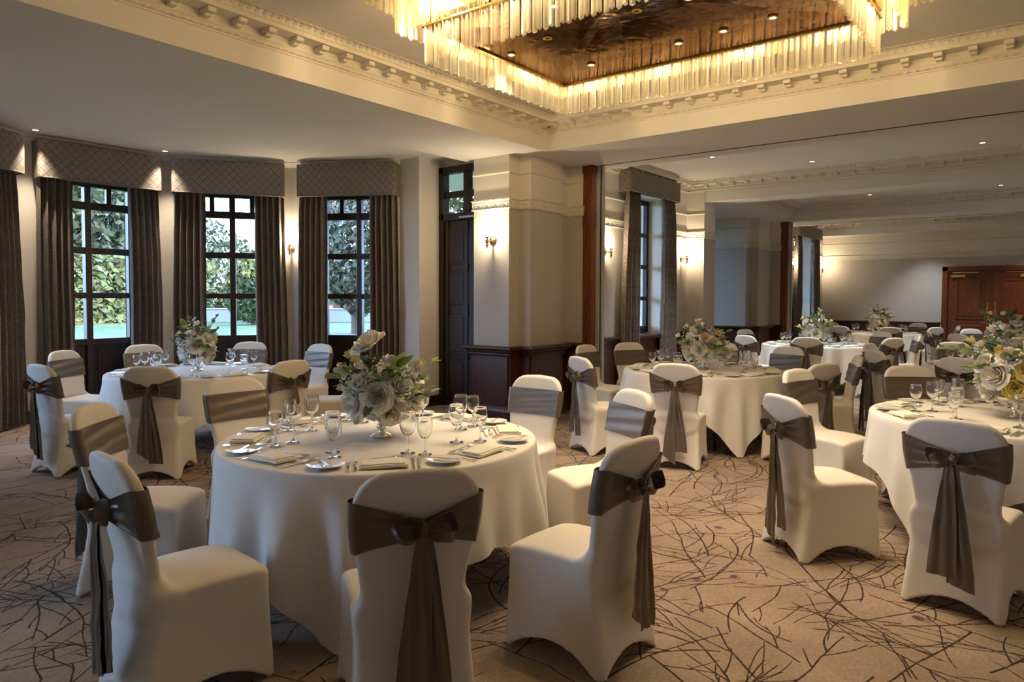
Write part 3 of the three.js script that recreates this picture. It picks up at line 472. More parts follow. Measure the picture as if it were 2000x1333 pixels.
// ---------- chandelier ----------
{
  const C = thing('chandelier', 'tiered rectangular chandelier of crystal prisms round a bronze mirror plate', 'chandelier', [-2.33, 0, -4.495]);
  const bronze = phys({ color: lin(0.27, 0.115, 0.013), metalness: 1, roughness: 0.12, bumpMap: pixTex(128, 128, (x, y) => fbm(x / 128 * 5, y / 128 * 5, 3, 5, 5), false, [2, 2]), bumpScale: 0.004 });
  const crystal = phys({ color: lin(0.96, 0.93, 0.84), transmission: 0.88, thickness: 0, roughness: 0.3, ior: 1.5 });
  const gilt = std({ color: lin(0.7, 0.48, 0.16), metalness: 1, roughness: 0.3 });
  const hx = 1.28, hz = 0.885, T = [[0, 3.2, 3.462], [0.145, 3.395, 3.66], [0.29, 3.585, 3.728]], yp = 3.466;
  // mitred bronze plate, each side tipped a little
  const q = (pts) => { const g = new THREE.BufferGeometry(); const f = []; for (let i = 1; i + 1 < pts.length; i++) f.push(...pts[0], ...pts[i], ...pts[i + 1]); g.setAttribute('position', new THREE.Float32BufferAttribute(f, 3)); g.computeVertexNormals(); return flatUV(g); };
  const up = 0.035, m = hz - 0.0, ridge = hx - m;
  for (const s of [-1, 1]) {
    part('plate_panel', q([[-hx, yp, s * hz], [hx, yp, s * hz], [ridge, yp + up, 0], [-ridge, yp + up, 0]]), bronze, C);
    part('plate_panel', q([[s * hx, yp, -hz], [s * hx, yp, hz], [s * ridge, yp + up, 0]]), bronze, C);
  }
  part('canopy_box', bx(-hx - 0.02, hx + 0.02, yp + 0.04, HC, -hz - 0.02, hz + 0.02), gilt, C);
  for (const [o, , yt] of T) part('rail', merge([bx(-hx - o - 0.02, hx + o + 0.02, yt - 0.008, yt + 0.006, -hz - o - 0.02, -hz - o + 0.014), bx(-hx - o - 0.02, hx + o + 0.02, yt - 0.008, yt + 0.006, hz + o - 0.014, hz + o + 0.02), bx(-hx - o - 0.02, -hx - o + 0.014, yt - 0.008, yt + 0.006, -hz - o, hz + o), bx(hx + o - 0.014, hx + o + 0.02, yt - 0.008, yt + 0.006, -hz - o, hz + o)]), gilt, C);
  // triangular rods
  const rod = (len) => { const a = 0.0205, P = [0, 1, 2].map((k) => [Math.cos(k * 2.0944 + 1.5708) * a, Math.sin(k * 2.0944 + 1.5708) * a]), f = []; const y1 = -len, b = 0.75;
    for (let k = 0; k < 3; k++) { const [p, r] = [P[k], P[(k + 1) % 3]]; f.push(p[0], 0, p[1], r[0], 0, r[1], r[0], y1, r[1], p[0], 0, p[1], r[0], y1, r[1], p[0], y1, p[1]); f.push(p[0], y1, p[1], r[0], y1, r[1], 0, y1 - 0.012, 0); f.push(r[0], 0, r[1], p[0], 0, p[1], 0, 0.002, 0); }
    const g = new THREE.BufferGeometry(); g.setAttribute('position', new THREE.Float32BufferAttribute(f, 3)); g.computeVertexNormals(); return flatUV(g); };
  const spots = [];
  T.forEach(([o, yb, yt], t) => { const X = hx + o, Z = hz + o, len = yt - yb - 0.012, g = [rod(len), rod(len - 0.012)], pitch = 0.043;
    const run = (n, f) => { for (let i = 0; i < n; i++) { const [x, z] = f((i + 0.5) / n); spots.push({ x, z, y: yt - 0.004, g: g[i & 1], t, i }); } };
    const nx = Math.round(2 * X / pitch), nz = Math.round(2 * Z / pitch);
    run(nx, (u) => [lerp(-X, X, u), -Z]); run(nx, (u) => [lerp(-X, X, u), Z]); run(nz, (u) => [-X, lerp(-Z, Z, u)]); run(nz, (u) => [X, lerp(-Z, Z, u)]); });
  const proj = (s) => { const v = new THREE.Vector3(s.x - 2.33, s.y - 0.12, s.z - 4.495); camera.updateMatrixWorld(); camera.updateProjectionMatrix(); v.project(camera); return Math.abs(v.x) < 1.02 && v.y < 1.03 ? (s.t ? 1 + s.t : 0) + Math.hypot(s.x, s.z) * 0.01 : 9; };
  spots.forEach((s) => { s.k = proj(s); }); spots.sort((a, b) => a.k - b.k);
  const rest = [];
  spots.forEach((s, n) => { const turn = (hash2(s.i, s.t * 7 + 3) - 0.5) * 0.9 + (s.i & 1) * 1.047; if (n < 300) { const p = part('crystal_prism', s.g, crystal, C); p.position.set(s.x, s.y, s.z); p.rotation.y = turn; } else rest.push(s.g.clone().rotateY(turn).translate(s.x, s.y, s.z)); });
  part('crystal_prism_fringe', merge(rest), crystal, C).userData.kind = 'stuff';
  // lamps: bulbs between the tiers and small spots in the plate
  const bulb = new THREE.SphereGeometry(0.018, 10, 8).scale(1, 1.5, 1), tierMat = std({ color: 0x000000, emissive: lin(1, 0.78, 0.42), emissiveIntensity: 7 });
  const B = []; for (let i = 0; i < 4; i++) for (const s of [-1, 1]) B.push([lerp(-1.05, 1.05, i / 3), s * (hz + 0.085)]); for (let i = 0; i < 2; i++) for (const s of [-1, 1]) B.push([s * (hx + 0.085), lerp(-0.45, 0.45, i)]);
  for (const [x, z] of B) { part('light_bulb', bulb, tierMat, C).position.set(x, 3.56, z); const l = new THREE.PointLight(lin(1, 0.77, 0.44), 2.7); l.position.set(x, 3.56, z); l.castShadow = true; C.add(l); }
  const face = new THREE.CircleGeometry(0.022, 16).rotateX(Math.PI / 2), ring = lathe([[0.022, 0.008], [0.022, -0.004], [0.034, -0.005], [0.036, 0.002]], 18), spotMat = std({ color: 0x000000, emissive: lin(1, 0.78, 0.4), emissiveIntensity: 8 });
  for (const [x, z, on] of [[-3.13, -5.06, 1], [-2.35, -5.04, 1], [-1.99, -5.01, 1], [-1.63, -4.98, 1], [-1.97, -4.37, 1], [-3.49, -4.45, 1], [-3.085, -4.37, 0], [-2.33, -4.34, 0], [-1.5, -4.2, 1], [-2.7, -3.9, 1]]) {
    const lx = x + 2.33, lz = z + 4.495, y = yp - 0.006 + up * clamp(1 - Math.max(Math.abs(lz) / hz, (Math.abs(lx) - ridge) / m), 0, 1);
    const r = part('spot_ring', ring, gilt, C); r.position.set(lx, y, lz); if (!on) continue;
    part('spot_lamp', face, spotMat, r).position.y = -0.003;
    const l = new THREE.SpotLight(lin(1, 0.83, 0.60), 6, 0, 0.85, 0.8); l.position.set(lx, y - 0.014, lz); l.target.position.set(lx, 0, lz); l.castShadow = true; C.add(l, l.target);
  }
}
// ---------- covered chairs ----------
const smin = (a, b, k) => { const h = Math.max(k - Math.abs(a - b), 0) / k; return Math.min(a, b) - h * h * k * 0.25; }, smax = (a, b, k) => -smin(-a, -b, k);
const backZ = (y) => -0.205 - 0.105 * Math.pow(clamp((y - 0.42) / 0.53, 0, 1.2), 1.15), curve = (x) => 0.35 * x * x;
const skirtB = (y) => -0.222 - 0.075 * Math.pow(clamp(1 - y / 0.45), 1.3);
function chairField(x, y, z) {
  const yy = clamp(y / 0.45), zz = z + 0.02, sag = (1 - yy) * 0.018 * yy * 4;
  const w = 0.212 + 0.018 * (1 - yy) - sag * clamp(1 - (zz / 0.26) ** 2), zf = 0.232 + 0.012 * (1 - yy) - sag * clamp(1 - (x / 0.22) ** 2);
  const top = 0.462 + 0.022 * clamp(1 - (x / 0.23) ** 2) * clamp(1 - (zz / 0.28) ** 2) - 0.012 * sstep(0.1, 0.24, z);
  let a = smax(Math.abs(x) - w, smax(z - zf, skirtB(y) - z, 0.04), 0.045); a = smax(a, y - top, 0.03); a = Math.max(a, -y);
  const wb = 0.186 + 0.038 * sstep(0.46, 0.82, y), h = 0.30, cx = Math.abs(x) - wb + 0.105, arch = 0.022 * (1 - (x / 0.225) ** 2), cy = Math.abs(y - 0.648 - arch * sstep(0.6, 0.9, y)) - h + 0.105;
  const d2 = Math.min(Math.max(cx, cy), 0) + Math.hypot(Math.max(cx, 0), Math.max(cy, 0)) - 0.105;
  let b = smax(d2, Math.abs(z - backZ(y) - curve(x)) - 0.026, 0.03);
  let d = smin(a, b, 0.07);
  const cut = 0.085 * clamp(1 - (zz / 0.235) ** 2) + 0.07 * clamp(1 - (x / 0.195) ** 2);
  return smax(d, cut - y, 0.012);
}
function surfaceNet(f, lo, hi, c) {
  const n = lo.map((l, k) => Math.ceil((hi[k] - l) / c) + 1), [X, Y, Z] = n, val = new Float32Array(X * Y * Z), id = (i, j, k) => (k * Y + j) * X + i;
  for (let k = 0; k < Z; k++) for (let j = 0; j < Y; j++) for (let i = 0; i < X; i++) val[id(i, j, k)] = f(lo[0] + i * c, lo[1] + j * c, lo[2] + k * c);
  const cell = new Int32Array(X * Y * Z).fill(-1), P = [], N = [], I = [], U = [];
  for (let k = 0; k < Z - 1; k++) for (let j = 0; j < Y - 1; j++) for (let i = 0; i < X - 1; i++) {
    let s = [0, 0, 0], m = 0; const g = (a) => val[id(i + (a & 1), j + ((a >> 1) & 1), k + (a >> 2))];
    for (let a = 0; a < 8; a++) for (const e of [1, 2, 4]) if (!(a & e)) { const u = g(a), v = g(a | e); if ((u < 0) !== (v < 0)) { const t = u / (u - v); s[0] += (a & 1) + (e === 1 ? t : 0); s[1] += ((a >> 1) & 1) + (e === 2 ? t : 0); s[2] += (a >> 2) + (e === 4 ? t : 0); m++; } }
    if (!m) continue; cell[id(i, j, k)] = P.length / 3; const p = [lo[0] + (i + s[0] / m) * c, lo[1] + (j + s[1] / m) * c, lo[2] + (k + s[2] / m) * c]; P.push(...p);
    const h = 0.003, gr = [f(p[0] + h, p[1], p[2]) - f(p[0] - h, p[1], p[2]), f(p[0], p[1] + h, p[2]) - f(p[0], p[1] - h, p[2]), f(p[0], p[1], p[2] + h) - f(p[0], p[1], p[2] - h)], l = Math.hypot(...gr) || 1; N.push(gr[0] / l, gr[1] / l, gr[2] / l); U.push(p[0] + p[2], p[1]);
  }
  for (let k = 1; k < Z - 1; k++) for (let j = 1; j < Y - 1; j++) for (let i = 1; i < X - 1; i++) {
    const a = val[id(i, j, k)] < 0;
    for (const [ax, o] of [[0, [[0, 0, 0], [0, -1, 0], [0, -1, -1], [0, 0, -1]]], [1, [[0, 0, 0], [0, 0, -1], [-1, 0, -1], [-1, 0, 0]]], [2, [[0, 0, 0], [-1, 0, 0], [-1, -1, 0], [0, -1, 0]]]]) {
      const b = val[id(i + (ax === 0), j + (ax === 1), k + (ax === 2))] < 0; if (a === b) continue;
      let q = o.map(([x, y, z]) => cell[id(i + x, j + y, k + z)]); if (!a) q = q.reverse(); I.push(q[0], q[1], q[2], q[0], q[2], q[3]);
    }
  }
  const g = new THREE.BufferGeometry(); g.setAttribute('position', new THREE.Float32BufferAttribute(P, 3)); g.setAttribute('normal', new THREE.Float32BufferAttribute(N, 3)); g.setAttribute('uv', new THREE.Float32BufferAttribute(U, 2)); g.setIndex(I); return g;
}
const coverG = surfaceNet(chairField, [-0.29, -0.03, -0.40], [0.29, 1.01, 0.30], 0.0135);
const coverMat = phys({ color: lin(0.72, 0.66, 0.58), roughness: 0.72, sheen: 0.35, sheenRoughness: 0.45, sheenColor: lin(0.5, 0.47, 0.43), bumpMap: weave, bumpScale: 0.0002 });
const satin = phys({ color: lin(0.165, 0.132, 0.105), roughness: 0.33, metalness: 0.42, sheen: 0.3, sheenRoughness: 0.35, sheenColor: lin(0.32, 0.28, 0.24), side: THREE.DoubleSide, bumpMap: slub, bumpScale: 0.0004 });
const legMat = std({ color: lin(0.6, 0.57, 0.52), roughness: 0.4, metalness: 0.5 });
function sashParts(seed) {
  const r = rngOf(seed), KY = 0.762 + (r() - 0.5) * 0.02, KX = (r() - 0.5) * 0.02, W = 0.226, per = 0.031;
  // the band: across the front, round both sides, gathered to the knot behind
  const band = grid(88, 14, (u, v) => {
    const s = (u + 0.75) % 1; let x, side, t; // u = 0 at the knot, front in the middle
    const du = Math.abs(u - 0.5) * 2; const sg = u < 0.5 ? -1 : 1; // du 1 at the knot, 0 at front centre
    let y, zoff; const top = 0.872, bot = 0.682;
    if (du < 0.46) { x = -sg * 0 + sg * (du / 0.46) * (W - 0.012); y = lerp(top, bot, v); const z = backZ(y) + curve(x) + per + 0.002 + 0.004 * Math.sin(v * 15 + x * 9 + seed) * (0.4 + fbm(x * 14 + seed, v * 5, 2)); return [x, y, z]; }
    if (du < 0.56) { const a = (du - 0.46) / 0.10 * Math.PI; y = lerp(top, bot, v) - 0.004; const wb = 0.19 + 0.038 * sstep(0.46, 0.82, y); x = sg * (wb - 0.012 + Math.sin(a) * 0.022); return [x, y, backZ(y) + curve(wb) + Math.cos(a) * (per + 0.002)]; }
    t = (du - 0.56) / 0.44; x = lerp(sg * (W - 0.012), KX, t); const k = Math.pow(t, 0.85), hy = lerp((top - bot) / 2, 0.034, k), cy = lerp((top + bot) / 2 - 0.004, KY, smooth(t));
    y = cy + hy * (1 - 2 * v); const pl = Math.sin(v * 19 + seed + (sg > 0 ? 1.3 : 0)) * 0.5 + Math.sin(v * 31 + seed * 2 + t * 2) * 0.3;
    zoff = per + 0.004 + pl * 0.0075 * Math.sin(Math.min(t * 1.25, 1) * 2.4) + 0.02 * t * t; return [x, y, backZ(y) + curve(x) - zoff];
  });
  const kz = backZ(KY) - 0.062, K = [KX, KY, kz];
  const knot = new THREE.SphereGeometry(1, 18, 14); { const p = knot.attributes.position; for (let i = 0; i < p.count; i++) { const x = p.getX(i), y = p.getY(i), z = p.getZ(i), w = 1 + 0.13 * Math.sin(x * 9 + y * 4 + seed) + 0.1 * Math.sin(y * 11 - x * 3); p.setXYZ(i, K[0] + x * 0.024 * w, K[1] + y * 0.034 * w, K[2] + z * 0.022 * w); } knot.computeVertexNormals(); }
  const loop = (sg) => { const len = 0.078 + r() * 0.03, lift = 0.006 + r() * 0.04, tw = (r() - 0.5) * 0.7, wd = 0.050 + r() * 0.014; return grid(26, 7, (u, v) => { const a = u * 6.283, e = (v - 0.5) * 2, fat = Math.sin(a / 2) ** 0.8; const x = sg * (0.012 + len * (1 - Math.cos(a)) * 0.5), y = 0.034 * Math.sin(a) * (1 + 0.4 * fat) + lift * fat, z = e * wd * (0.25 + 0.75 * fat) * 0.8; const c = 0.008 * Math.sin(a * 3 + e * 3 + seed) * fat; const ca = Math.cos(tw + 0.5), sa = Math.sin(tw + 0.5); return [K[0] + x + c, K[1] + y * ca - z * sa * 0.9 + c, K[2] - 0.012 + y * sa * 0.5 + z * ca * 0.6 - 0.018 * fat]; }); };
  const tail = (sg, yEnd, drift, wEnd) => { const sl = (r() - 0.3) * 0.09, ph = r() * 6; return grid(12, 34, (u, v) => { const e = (u - 0.5) * 2, w = lerp(0.018, wEnd, Math.pow(v, 0.55)) * 0.5; const y = lerp(K[1] - 0.01, yEnd + sl * e, v), f = Math.sin(e * 3.4 + ph + v * 1.6) * 0.016 * sstep(0, 0.35, v) * (1 - 0.3 * v) + (fbm(e * 2 + seed + sg, v * 7, 2) - 0.5) * 0.012; const zb = Math.min(skirtB(y) - 0.018, backZ(Math.max(y, 0.42)) - 0.045); return [K[0] + sg * 0.012 + drift * smooth(v) + e * w, y, Math.min(lerp(K[2] - 0.012, -0.325, sstep(0, 0.5, v)), zb - 0.004) - Math.abs(f) - (sg > 0 ? 0.009 : 0)]; }); };
  return { band, knot, loops: [loop(-1), loop(1)], tails: [tail(-1, 0.13 + r() * 0.1, -0.03 - r() * 0.035, 0.085 + r() * 0.05), tail(1, 0.09 + r() * 0.12, 0.01 + r() * 0.04, 0.10 + r() * 0.05)] };
}
const sashes = [3, 8, 14, 21, 27].map(sashParts);
const legG = [[-1, 1], [1, 1], [-1, -1], [1, -1]].map(([a, b]) => tube(b > 0 ? [[a * 0.205, 0, 0.215], [a * 0.195, 0.35, 0.19]] : [[a * 0.205, 0, -0.272], [a * 0.185, 0.35, -0.2]], 0.0115, 8, 4));
const chairKinds = sashes.map((s) => { const o = new THREE.Group(); o.name = 'banquet_chair'; part('cover', coverG, coverMat, o); const b = part('sash', s.band, satin, o); part('knot', s.knot, satin, b); for (const g of s.loops) part('bow_loop', g, satin, b); for (const g of s.tails) part('tail', g, satin, b); for (const g of legG) part('leg', g, legMat, o); b.userData.label = 'pewter satin sash tied in a bow'; return o; });
const TABLES = [
  { at: [-3.0, -2.66], name: 'the table with the tall single-rose centrepiece', turns: { 0: 0.13, 1: -0.24 }, corner: 38, chairs: [[-1.74, -1.67], [-2.7, -1.16], [-4.11, -1.61], [-4.68, -2.75], [-3.12, -4.31], [-2.13, -4.01], [-1.4, -2.65], [-4.15, -3.85]] },
  { at: [-7.18, -3.82], name: 'the table inside the window bay', corner: 40, chairs: [[-6.96, -2.42], [-8.48, -3.04], [-8.84, -4.02], [-8.35, -5.15], [-7.29, -5.48], [-6.0, -4.97], [-5.67, -3.89], [-6.08, -2.85]] },
  { at: [-3.12, -7.42], name: 'the table beside the near timber post', corner: 45, chairs: [[-3.81, -5.97], [-4.73, -7.56], [-4.52, -8.27], [-3.58, -9.1], [-2.65, -8.87], [-1.82, -6.85], [-2.78, -5.99], [-1.74, -7.96]] },
  { at: [-0.24, -5.72], name: 'the table with the yellow-rose centrepiece', corner: -27, chairs: [[-1.34, -4.38], [-1.7, -6.06], [-1.06, -7.05], [-0.4, -4.03]] },
  { at: [-3.36, -12.75], name: 'the table nearest the far timber post', corner: 30, chairs: [[-4.93, -12.45], [-4.02, -11.19], [-4.81, -13.38], [-3.08, -11.26], [-2.06, -11.98], [-2.61, -14.02], [-1.96, -13.22]] },
  { at: [-3.36, -18.0], name: 'the table by the end wall', corner: 10, chairs: [[-2.84, -16.42], [-4.59, -18.89], [-3.83, -16.4], [-2.79, -19.6], [-2.12, -17.08], [-1.97, -18.29]] },
  { at: [-0.5, -9.95], name: 'the table behind the yellow-rose table', corner: 20, chairs: [[-1.73, -9.0], [-1.93, -10.23], [-1.17, -11.31], [-0.81, -8.35]] },
  { at: [-0.45, -15.35], name: 'the table in front of the double doors', corner: 0, chairs: [[-1.94, -15.14], [-1.43, -14.12], [-1.47, -16.56]] },
];
let ci = 0;
TABLES.forEach((t) => t.chairs.forEach(([x, z], n) => {
  const d = [t.at[0] - x, t.at[1] - z], l = Math.hypot(...d), s = Math.min(0.30, l - 1.25), k = chairKinds[(ci * 2 + (ci >> 2)) % chairKinds.length], j = (hash2(ci, 5) - 0.5) * 0.1 + (t.turns?.[n] ?? 0); ci++;
  dup(k, [x + d[0] / l * s, 0, z + d[1] / l * s], Math.atan2(d[0], d[1]) + j); const o = scene.children[scene.children.length - 1];
  tag(o, 'white-covered banquet chair with pewter satin bow at ' + t.name, 'chair', 'chairs at ' + t.name);
}));
// ---------- tables and cloths ----------
const TH = 0.77, TR = 0.86, clothMat = phys({ color: lin(0.76, 0.72, 0.66), roughness: 0.8, sheen: 0.2, sheenColor: lin(0.4, 0.4, 0.4), bumpMap: weave, bumpScale: 0.00025, side: THREE.DoubleSide });
const darkLeg = std({ color: lin(0.03, 0.03, 0.03), roughness: 0.5, metalness: 0.4 }), ply = std({ color: lin(0.4, 0.28, 0.17), roughness: 0.7 });
function clothGeo(corner, seed, wide) { // a square cloth over a round top: four low points, folds running down from the rim
  const A = wide, c0 = corner * Math.PI / 180, r = rngOf(seed), ph = [r() * 6, r() * 6, r() * 6], nu = 200, rows = [0, 0.35, 0.7, 0.93, 0.975, 1];
  const drop = (th) => { const a = Math.abs((((th - c0 + Math.PI / 4) % (Math.PI / 2)) + Math.PI / 2) % (Math.PI / 2) - Math.PI / 4); const b = Math.PI / 4 - a; return clamp(A / Math.cos(b) - TR, 0, TH - 0.012); };
  const nv = 8 + 22;
  const g = grid(nu, nv, (u, v) => {
    const th = u * 2 * Math.PI, k = v * nv, near = Math.abs((((th - c0 + Math.PI / 4) % (Math.PI / 2)) + Math.PI / 2) % (Math.PI / 2) - Math.PI / 4);
    if (k <= 6) { const t = k / 6, rr = k === 6 ? TR - 0.004 : k === 5 ? TR - 0.012 : (TR - 0.012) * Math.pow(k / 5, 0.7); return [Math.sin(th) * rr, TH + 0.0025 * (fbm(Math.sin(th) * rr * 5 + seed, Math.cos(th) * rr * 5, 2) - 0.5) - (k === 6 ? 0.002 : 0), Math.cos(th) * rr]; }
    const t = k === 7 ? 0.004 : k === 8 ? 0.02 : 0.02 + 0.98 * (k - 8) / 22, D = drop(th), d = D * t, loose = Math.exp(-near * near * 16);
    const f = Math.sin(th * 12 + ph[0] + Math.sin(th * 3 + ph[1])) * 0.5 + Math.sin(th * 23 + ph[2]) * 0.25 + loose * Math.cos(near * 20) * 0.9;
    const rr = TR + 0.001 + 0.006 * Math.min(1, d / 0.02) + d * 0.07 + f * 0.062 * smooth(clamp(d / 0.42));
    const y = TH - 0.004 - d + (t > 0 ? -0.0 : 0); return [Math.sin(th) * rr, y, Math.cos(th) * rr];
  }, true);
  const uv = g.attributes.uv, p = g.attributes.position; for (let i = 0; i < uv.count; i++) uv.setXY(i, p.getX(i) + p.getY(i) * 0.3, p.getZ(i) + p.getY(i)); return g;
}
TABLES.forEach((t, i) => {
  const [x, z] = t.at, o = thing('round_table', 'round folding banquet table under the cloth, ' + t.name, 'table', [x, 0, z]);
  part('tabletop', new THREE.CylinderGeometry(TR - 0.012, TR - 0.012, 0.03, 48).translate(0, TH - 0.024, 0), ply, o);
  for (let k = 0; k < 4; k++) { const a = k * Math.PI / 2 + 0.6 + (i ? 0 : 0.5), q = i ? 0.62 : 0.5; part('leg', tube([[Math.sin(a) * q, 0, Math.cos(a) * q], [Math.sin(a) * 0.5, TH - 0.035, Math.cos(a) * 0.5]], 0.017, 8, 3), darkLeg, o); }
  const c = new THREE.Mesh(clothGeo(t.corner, 5 + i * 3, i ? 1.19 : 1.28), clothMat); c.name = numbered('tablecloth'); c.position.set(x, 0, z); scene.add(shade(c)); tag(c, 'white square tablecloth draped over ' + t.name, 'tablecloth', undefined);
});
// ---------- tableware ----------
const glassMat = phys({ color: 0xffffff, transmission: 1, thickness: 0.003, roughness: 0.0, ior: 1.48 });
const china = phys({ color: lin(0.80, 0.78, 0.74), roughness: 0.18, clearcoat: 0.6, clearcoatRoughness: 0.08 });
const silver = std({ color: lin(0.78, 0.76, 0.72), roughness: 0.16, metalness: 1 });
const linen = phys({ color: lin(0.84, 0.78, 0.66), roughness: 0.85, bumpMap: weave, bumpScale: 0.0003 });
const butter = std({ color: lin(0.78, 0.72, 0.6), roughness: 0.6 });
const bowlOf = (h, r) => lathe([[0, h * 0.418], [r * 0.1, h * 0.42], [r * 0.45, h * 0.455], [r * 0.78, h * 0.55], [r * 0.97, h * 0.70], [r, h * 0.8], [r * 0.93, h * 0.93], [r * 0.88, h], [r * 0.88 - 0.0013, h], [r * 0.93 - 0.0014, h * 0.93], [r - 0.0015, h * 0.8], [r * 0.97 - 0.0016, h * 0.705], [r * 0.78 - 0.0018, h * 0.56], [r * 0.45 - 0.002, h * 0.472], [0, h * 0.445]], 22);
const stemOf = (h, r) => lathe([[0, 0], [r * 0.86, 0.001], [r * 0.88, 0.003], [r * 0.4, 0.006], [0.006, 0.014], [0.0042, 0.03], [0.0042, h * 0.34], [0.007, h * 0.4], [0.004, h * 0.425], [0, h * 0.43]], 18);
const glassKinds = [[0.205, 0.043], [0.185, 0.039]].map(([h, r]) => { const o = new THREE.Group(); o.name = 'wine_glass'; part('bowl', bowlOf(h, r), glassMat, o); part('stem', stemOf(h, r), glassMat, o); return o; });
const plateG = lathe([[0, 0.004], [0.05, 0.004], [0.058, 0.006], [0.083, 0.014], [0.0855, 0.0155], [0.084, 0.0165], [0.058, 0.009], [0.048, 0.0065], [0, 0.0065]], 36);
const outline = (pts, d, bev = 0.0006) => new THREE.ExtrudeGeometry(new THREE.Shape(pts.map((p) => new THREE.Vector2(...p))), { depth: d, bevelEnabled: true, bevelSize: bev, bevelThickness: bev, bevelSegments: 1, curveSegments: 8 }).rotateX(-Math.PI / 2);
const sym = (half) => [...half, ...half.slice().reverse().map(([x, y]) => [-x, y])];
function bend(g, f) { const p = g.attributes.position; for (let i = 0; i < p.count; i++) p.setY(i, p.getY(i) + f(p.getZ(i), p.getX(i))); g.computeVertexNormals(); return flatUV(g); }
const handle = [[0.0045, -0.10], [0.0065, -0.095], [0.006, -0.06], [0.0035, 0.0], [0.0035, 0.02]];
const knifeG = bend(outline([[-0.004, -0.11], [0.004, -0.11], [0.0055, -0.1], [0.005, -0.02], [0.004, 0.0], [0.0085, 0.01], [0.009, 0.07], [0.006, 0.1], [0, 0.115], [-0.004, 0.1], [-0.005, 0], [-0.0055, -0.1]], 0.0025), () => 0.001);
const forkG = (() => { const t = []; for (let k = 0; k < 4; k++) t.push(outline([[-0.0105 + k * 0.0064, 0.05], [-0.0082 + k * 0.0064, 0.05], [-0.0084 + k * 0.0064, 0.095], [-0.0094 + k * 0.0064, 0.1], [-0.0104 + k * 0.0064, 0.095]], 0.0014, 0.0003)); t.push(outline(sym([[0.004, -0.1], [0.0062, -0.094], [0.005, -0.05], [0.0028, 0.0], [0.004, 0.02], [0.0095, 0.035], [0.0108, 0.052]]), 0.0016, 0.0004)); return bend(merge(t), (z) => 0.001 + 0.008 * Math.exp(-((z + 0.03) ** 2) / 0.0012)); })();
const spoonG = (() => { const h = bend(outline(sym([[0.004, -0.1], [0.0062, -0.094], [0.005, -0.05], [0.003, 0.03], [0.004, 0.048]]), 0.0016, 0.0004), (z) => 0.001 + 0.007 * Math.exp(-((z + 0.03) ** 2) / 0.0012)); const b = flatUV(grid(14, 6, (u, v) => { const a = u * 6.283; return [Math.sin(a) * v * 0.017, 0.0015 + 0.007 * v * v, -0.07 - Math.cos(a) * v * 0.026]; })); return merge([h, b]); })();
const napkinG = (() => { // cloth folded over three times, fold rounded at the front
  const fold = (w, d, t, y, x, z, tw) => { const s = new THREE.Shape(); s.moveTo(-d / 2, 0); s.lineTo(d / 2 - t / 2, 0); s.absarc(d / 2 - t / 2, t / 2, t / 2, -Math.PI / 2, Math.PI / 2, false); s.lineTo(-d / 2, t * 0.9); s.closePath(); const g = new THREE.ExtrudeGeometry(s, { depth: w, bevelEnabled: true, bevelSize: 0.0008, bevelThickness: 0.001, bevelSegments: 1, steps: 8, curveSegments: 5 }).translate(0, 0, -w / 2).rotateY(-Math.PI / 2).rotateY(tw); const p = g.attributes.position; for (let i = 0; i < p.count; i++) p.setY(i, p.getY(i) + y + 0.003 * Math.sin(p.getX(i) * 24 + z * 90)); g.translate(x, 0, z); g.computeVertexNormals(); return flatUV(g); };
  return merge([fold(0.215, 0.135, 0.0062, 0.0035, 0, 0, 0), fold(0.206, 0.122, 0.006, 0.0102, 0.004, 0.007, 0.03), fold(0.196, 0.112, 0.0058, 0.0165, -0.004, 0.002, -0.03)]);
})();
const proto = (name, geo, mat) => { const o = new THREE.Mesh(geo, mat); o.name = name; o.castShadow = o.receiveShadow = true; return o; };
const PR = { plate: proto('side_plate', plateG, china), knife: proto('table_knife', knifeG, silver), fork: proto('table_fork', forkG, silver), spoon: proto('dessert_spoon', spoonG, silver), napkin: proto('folded_napkin', napkinG, linen), spread: proto('butter_knife', knifeG.clone().scale(0.85, 0.8, 0.72), silver), dfork: proto('dessert_fork', forkG.clone().scale(0.9, 0.9, 0.85), silver) };
let si = 0;
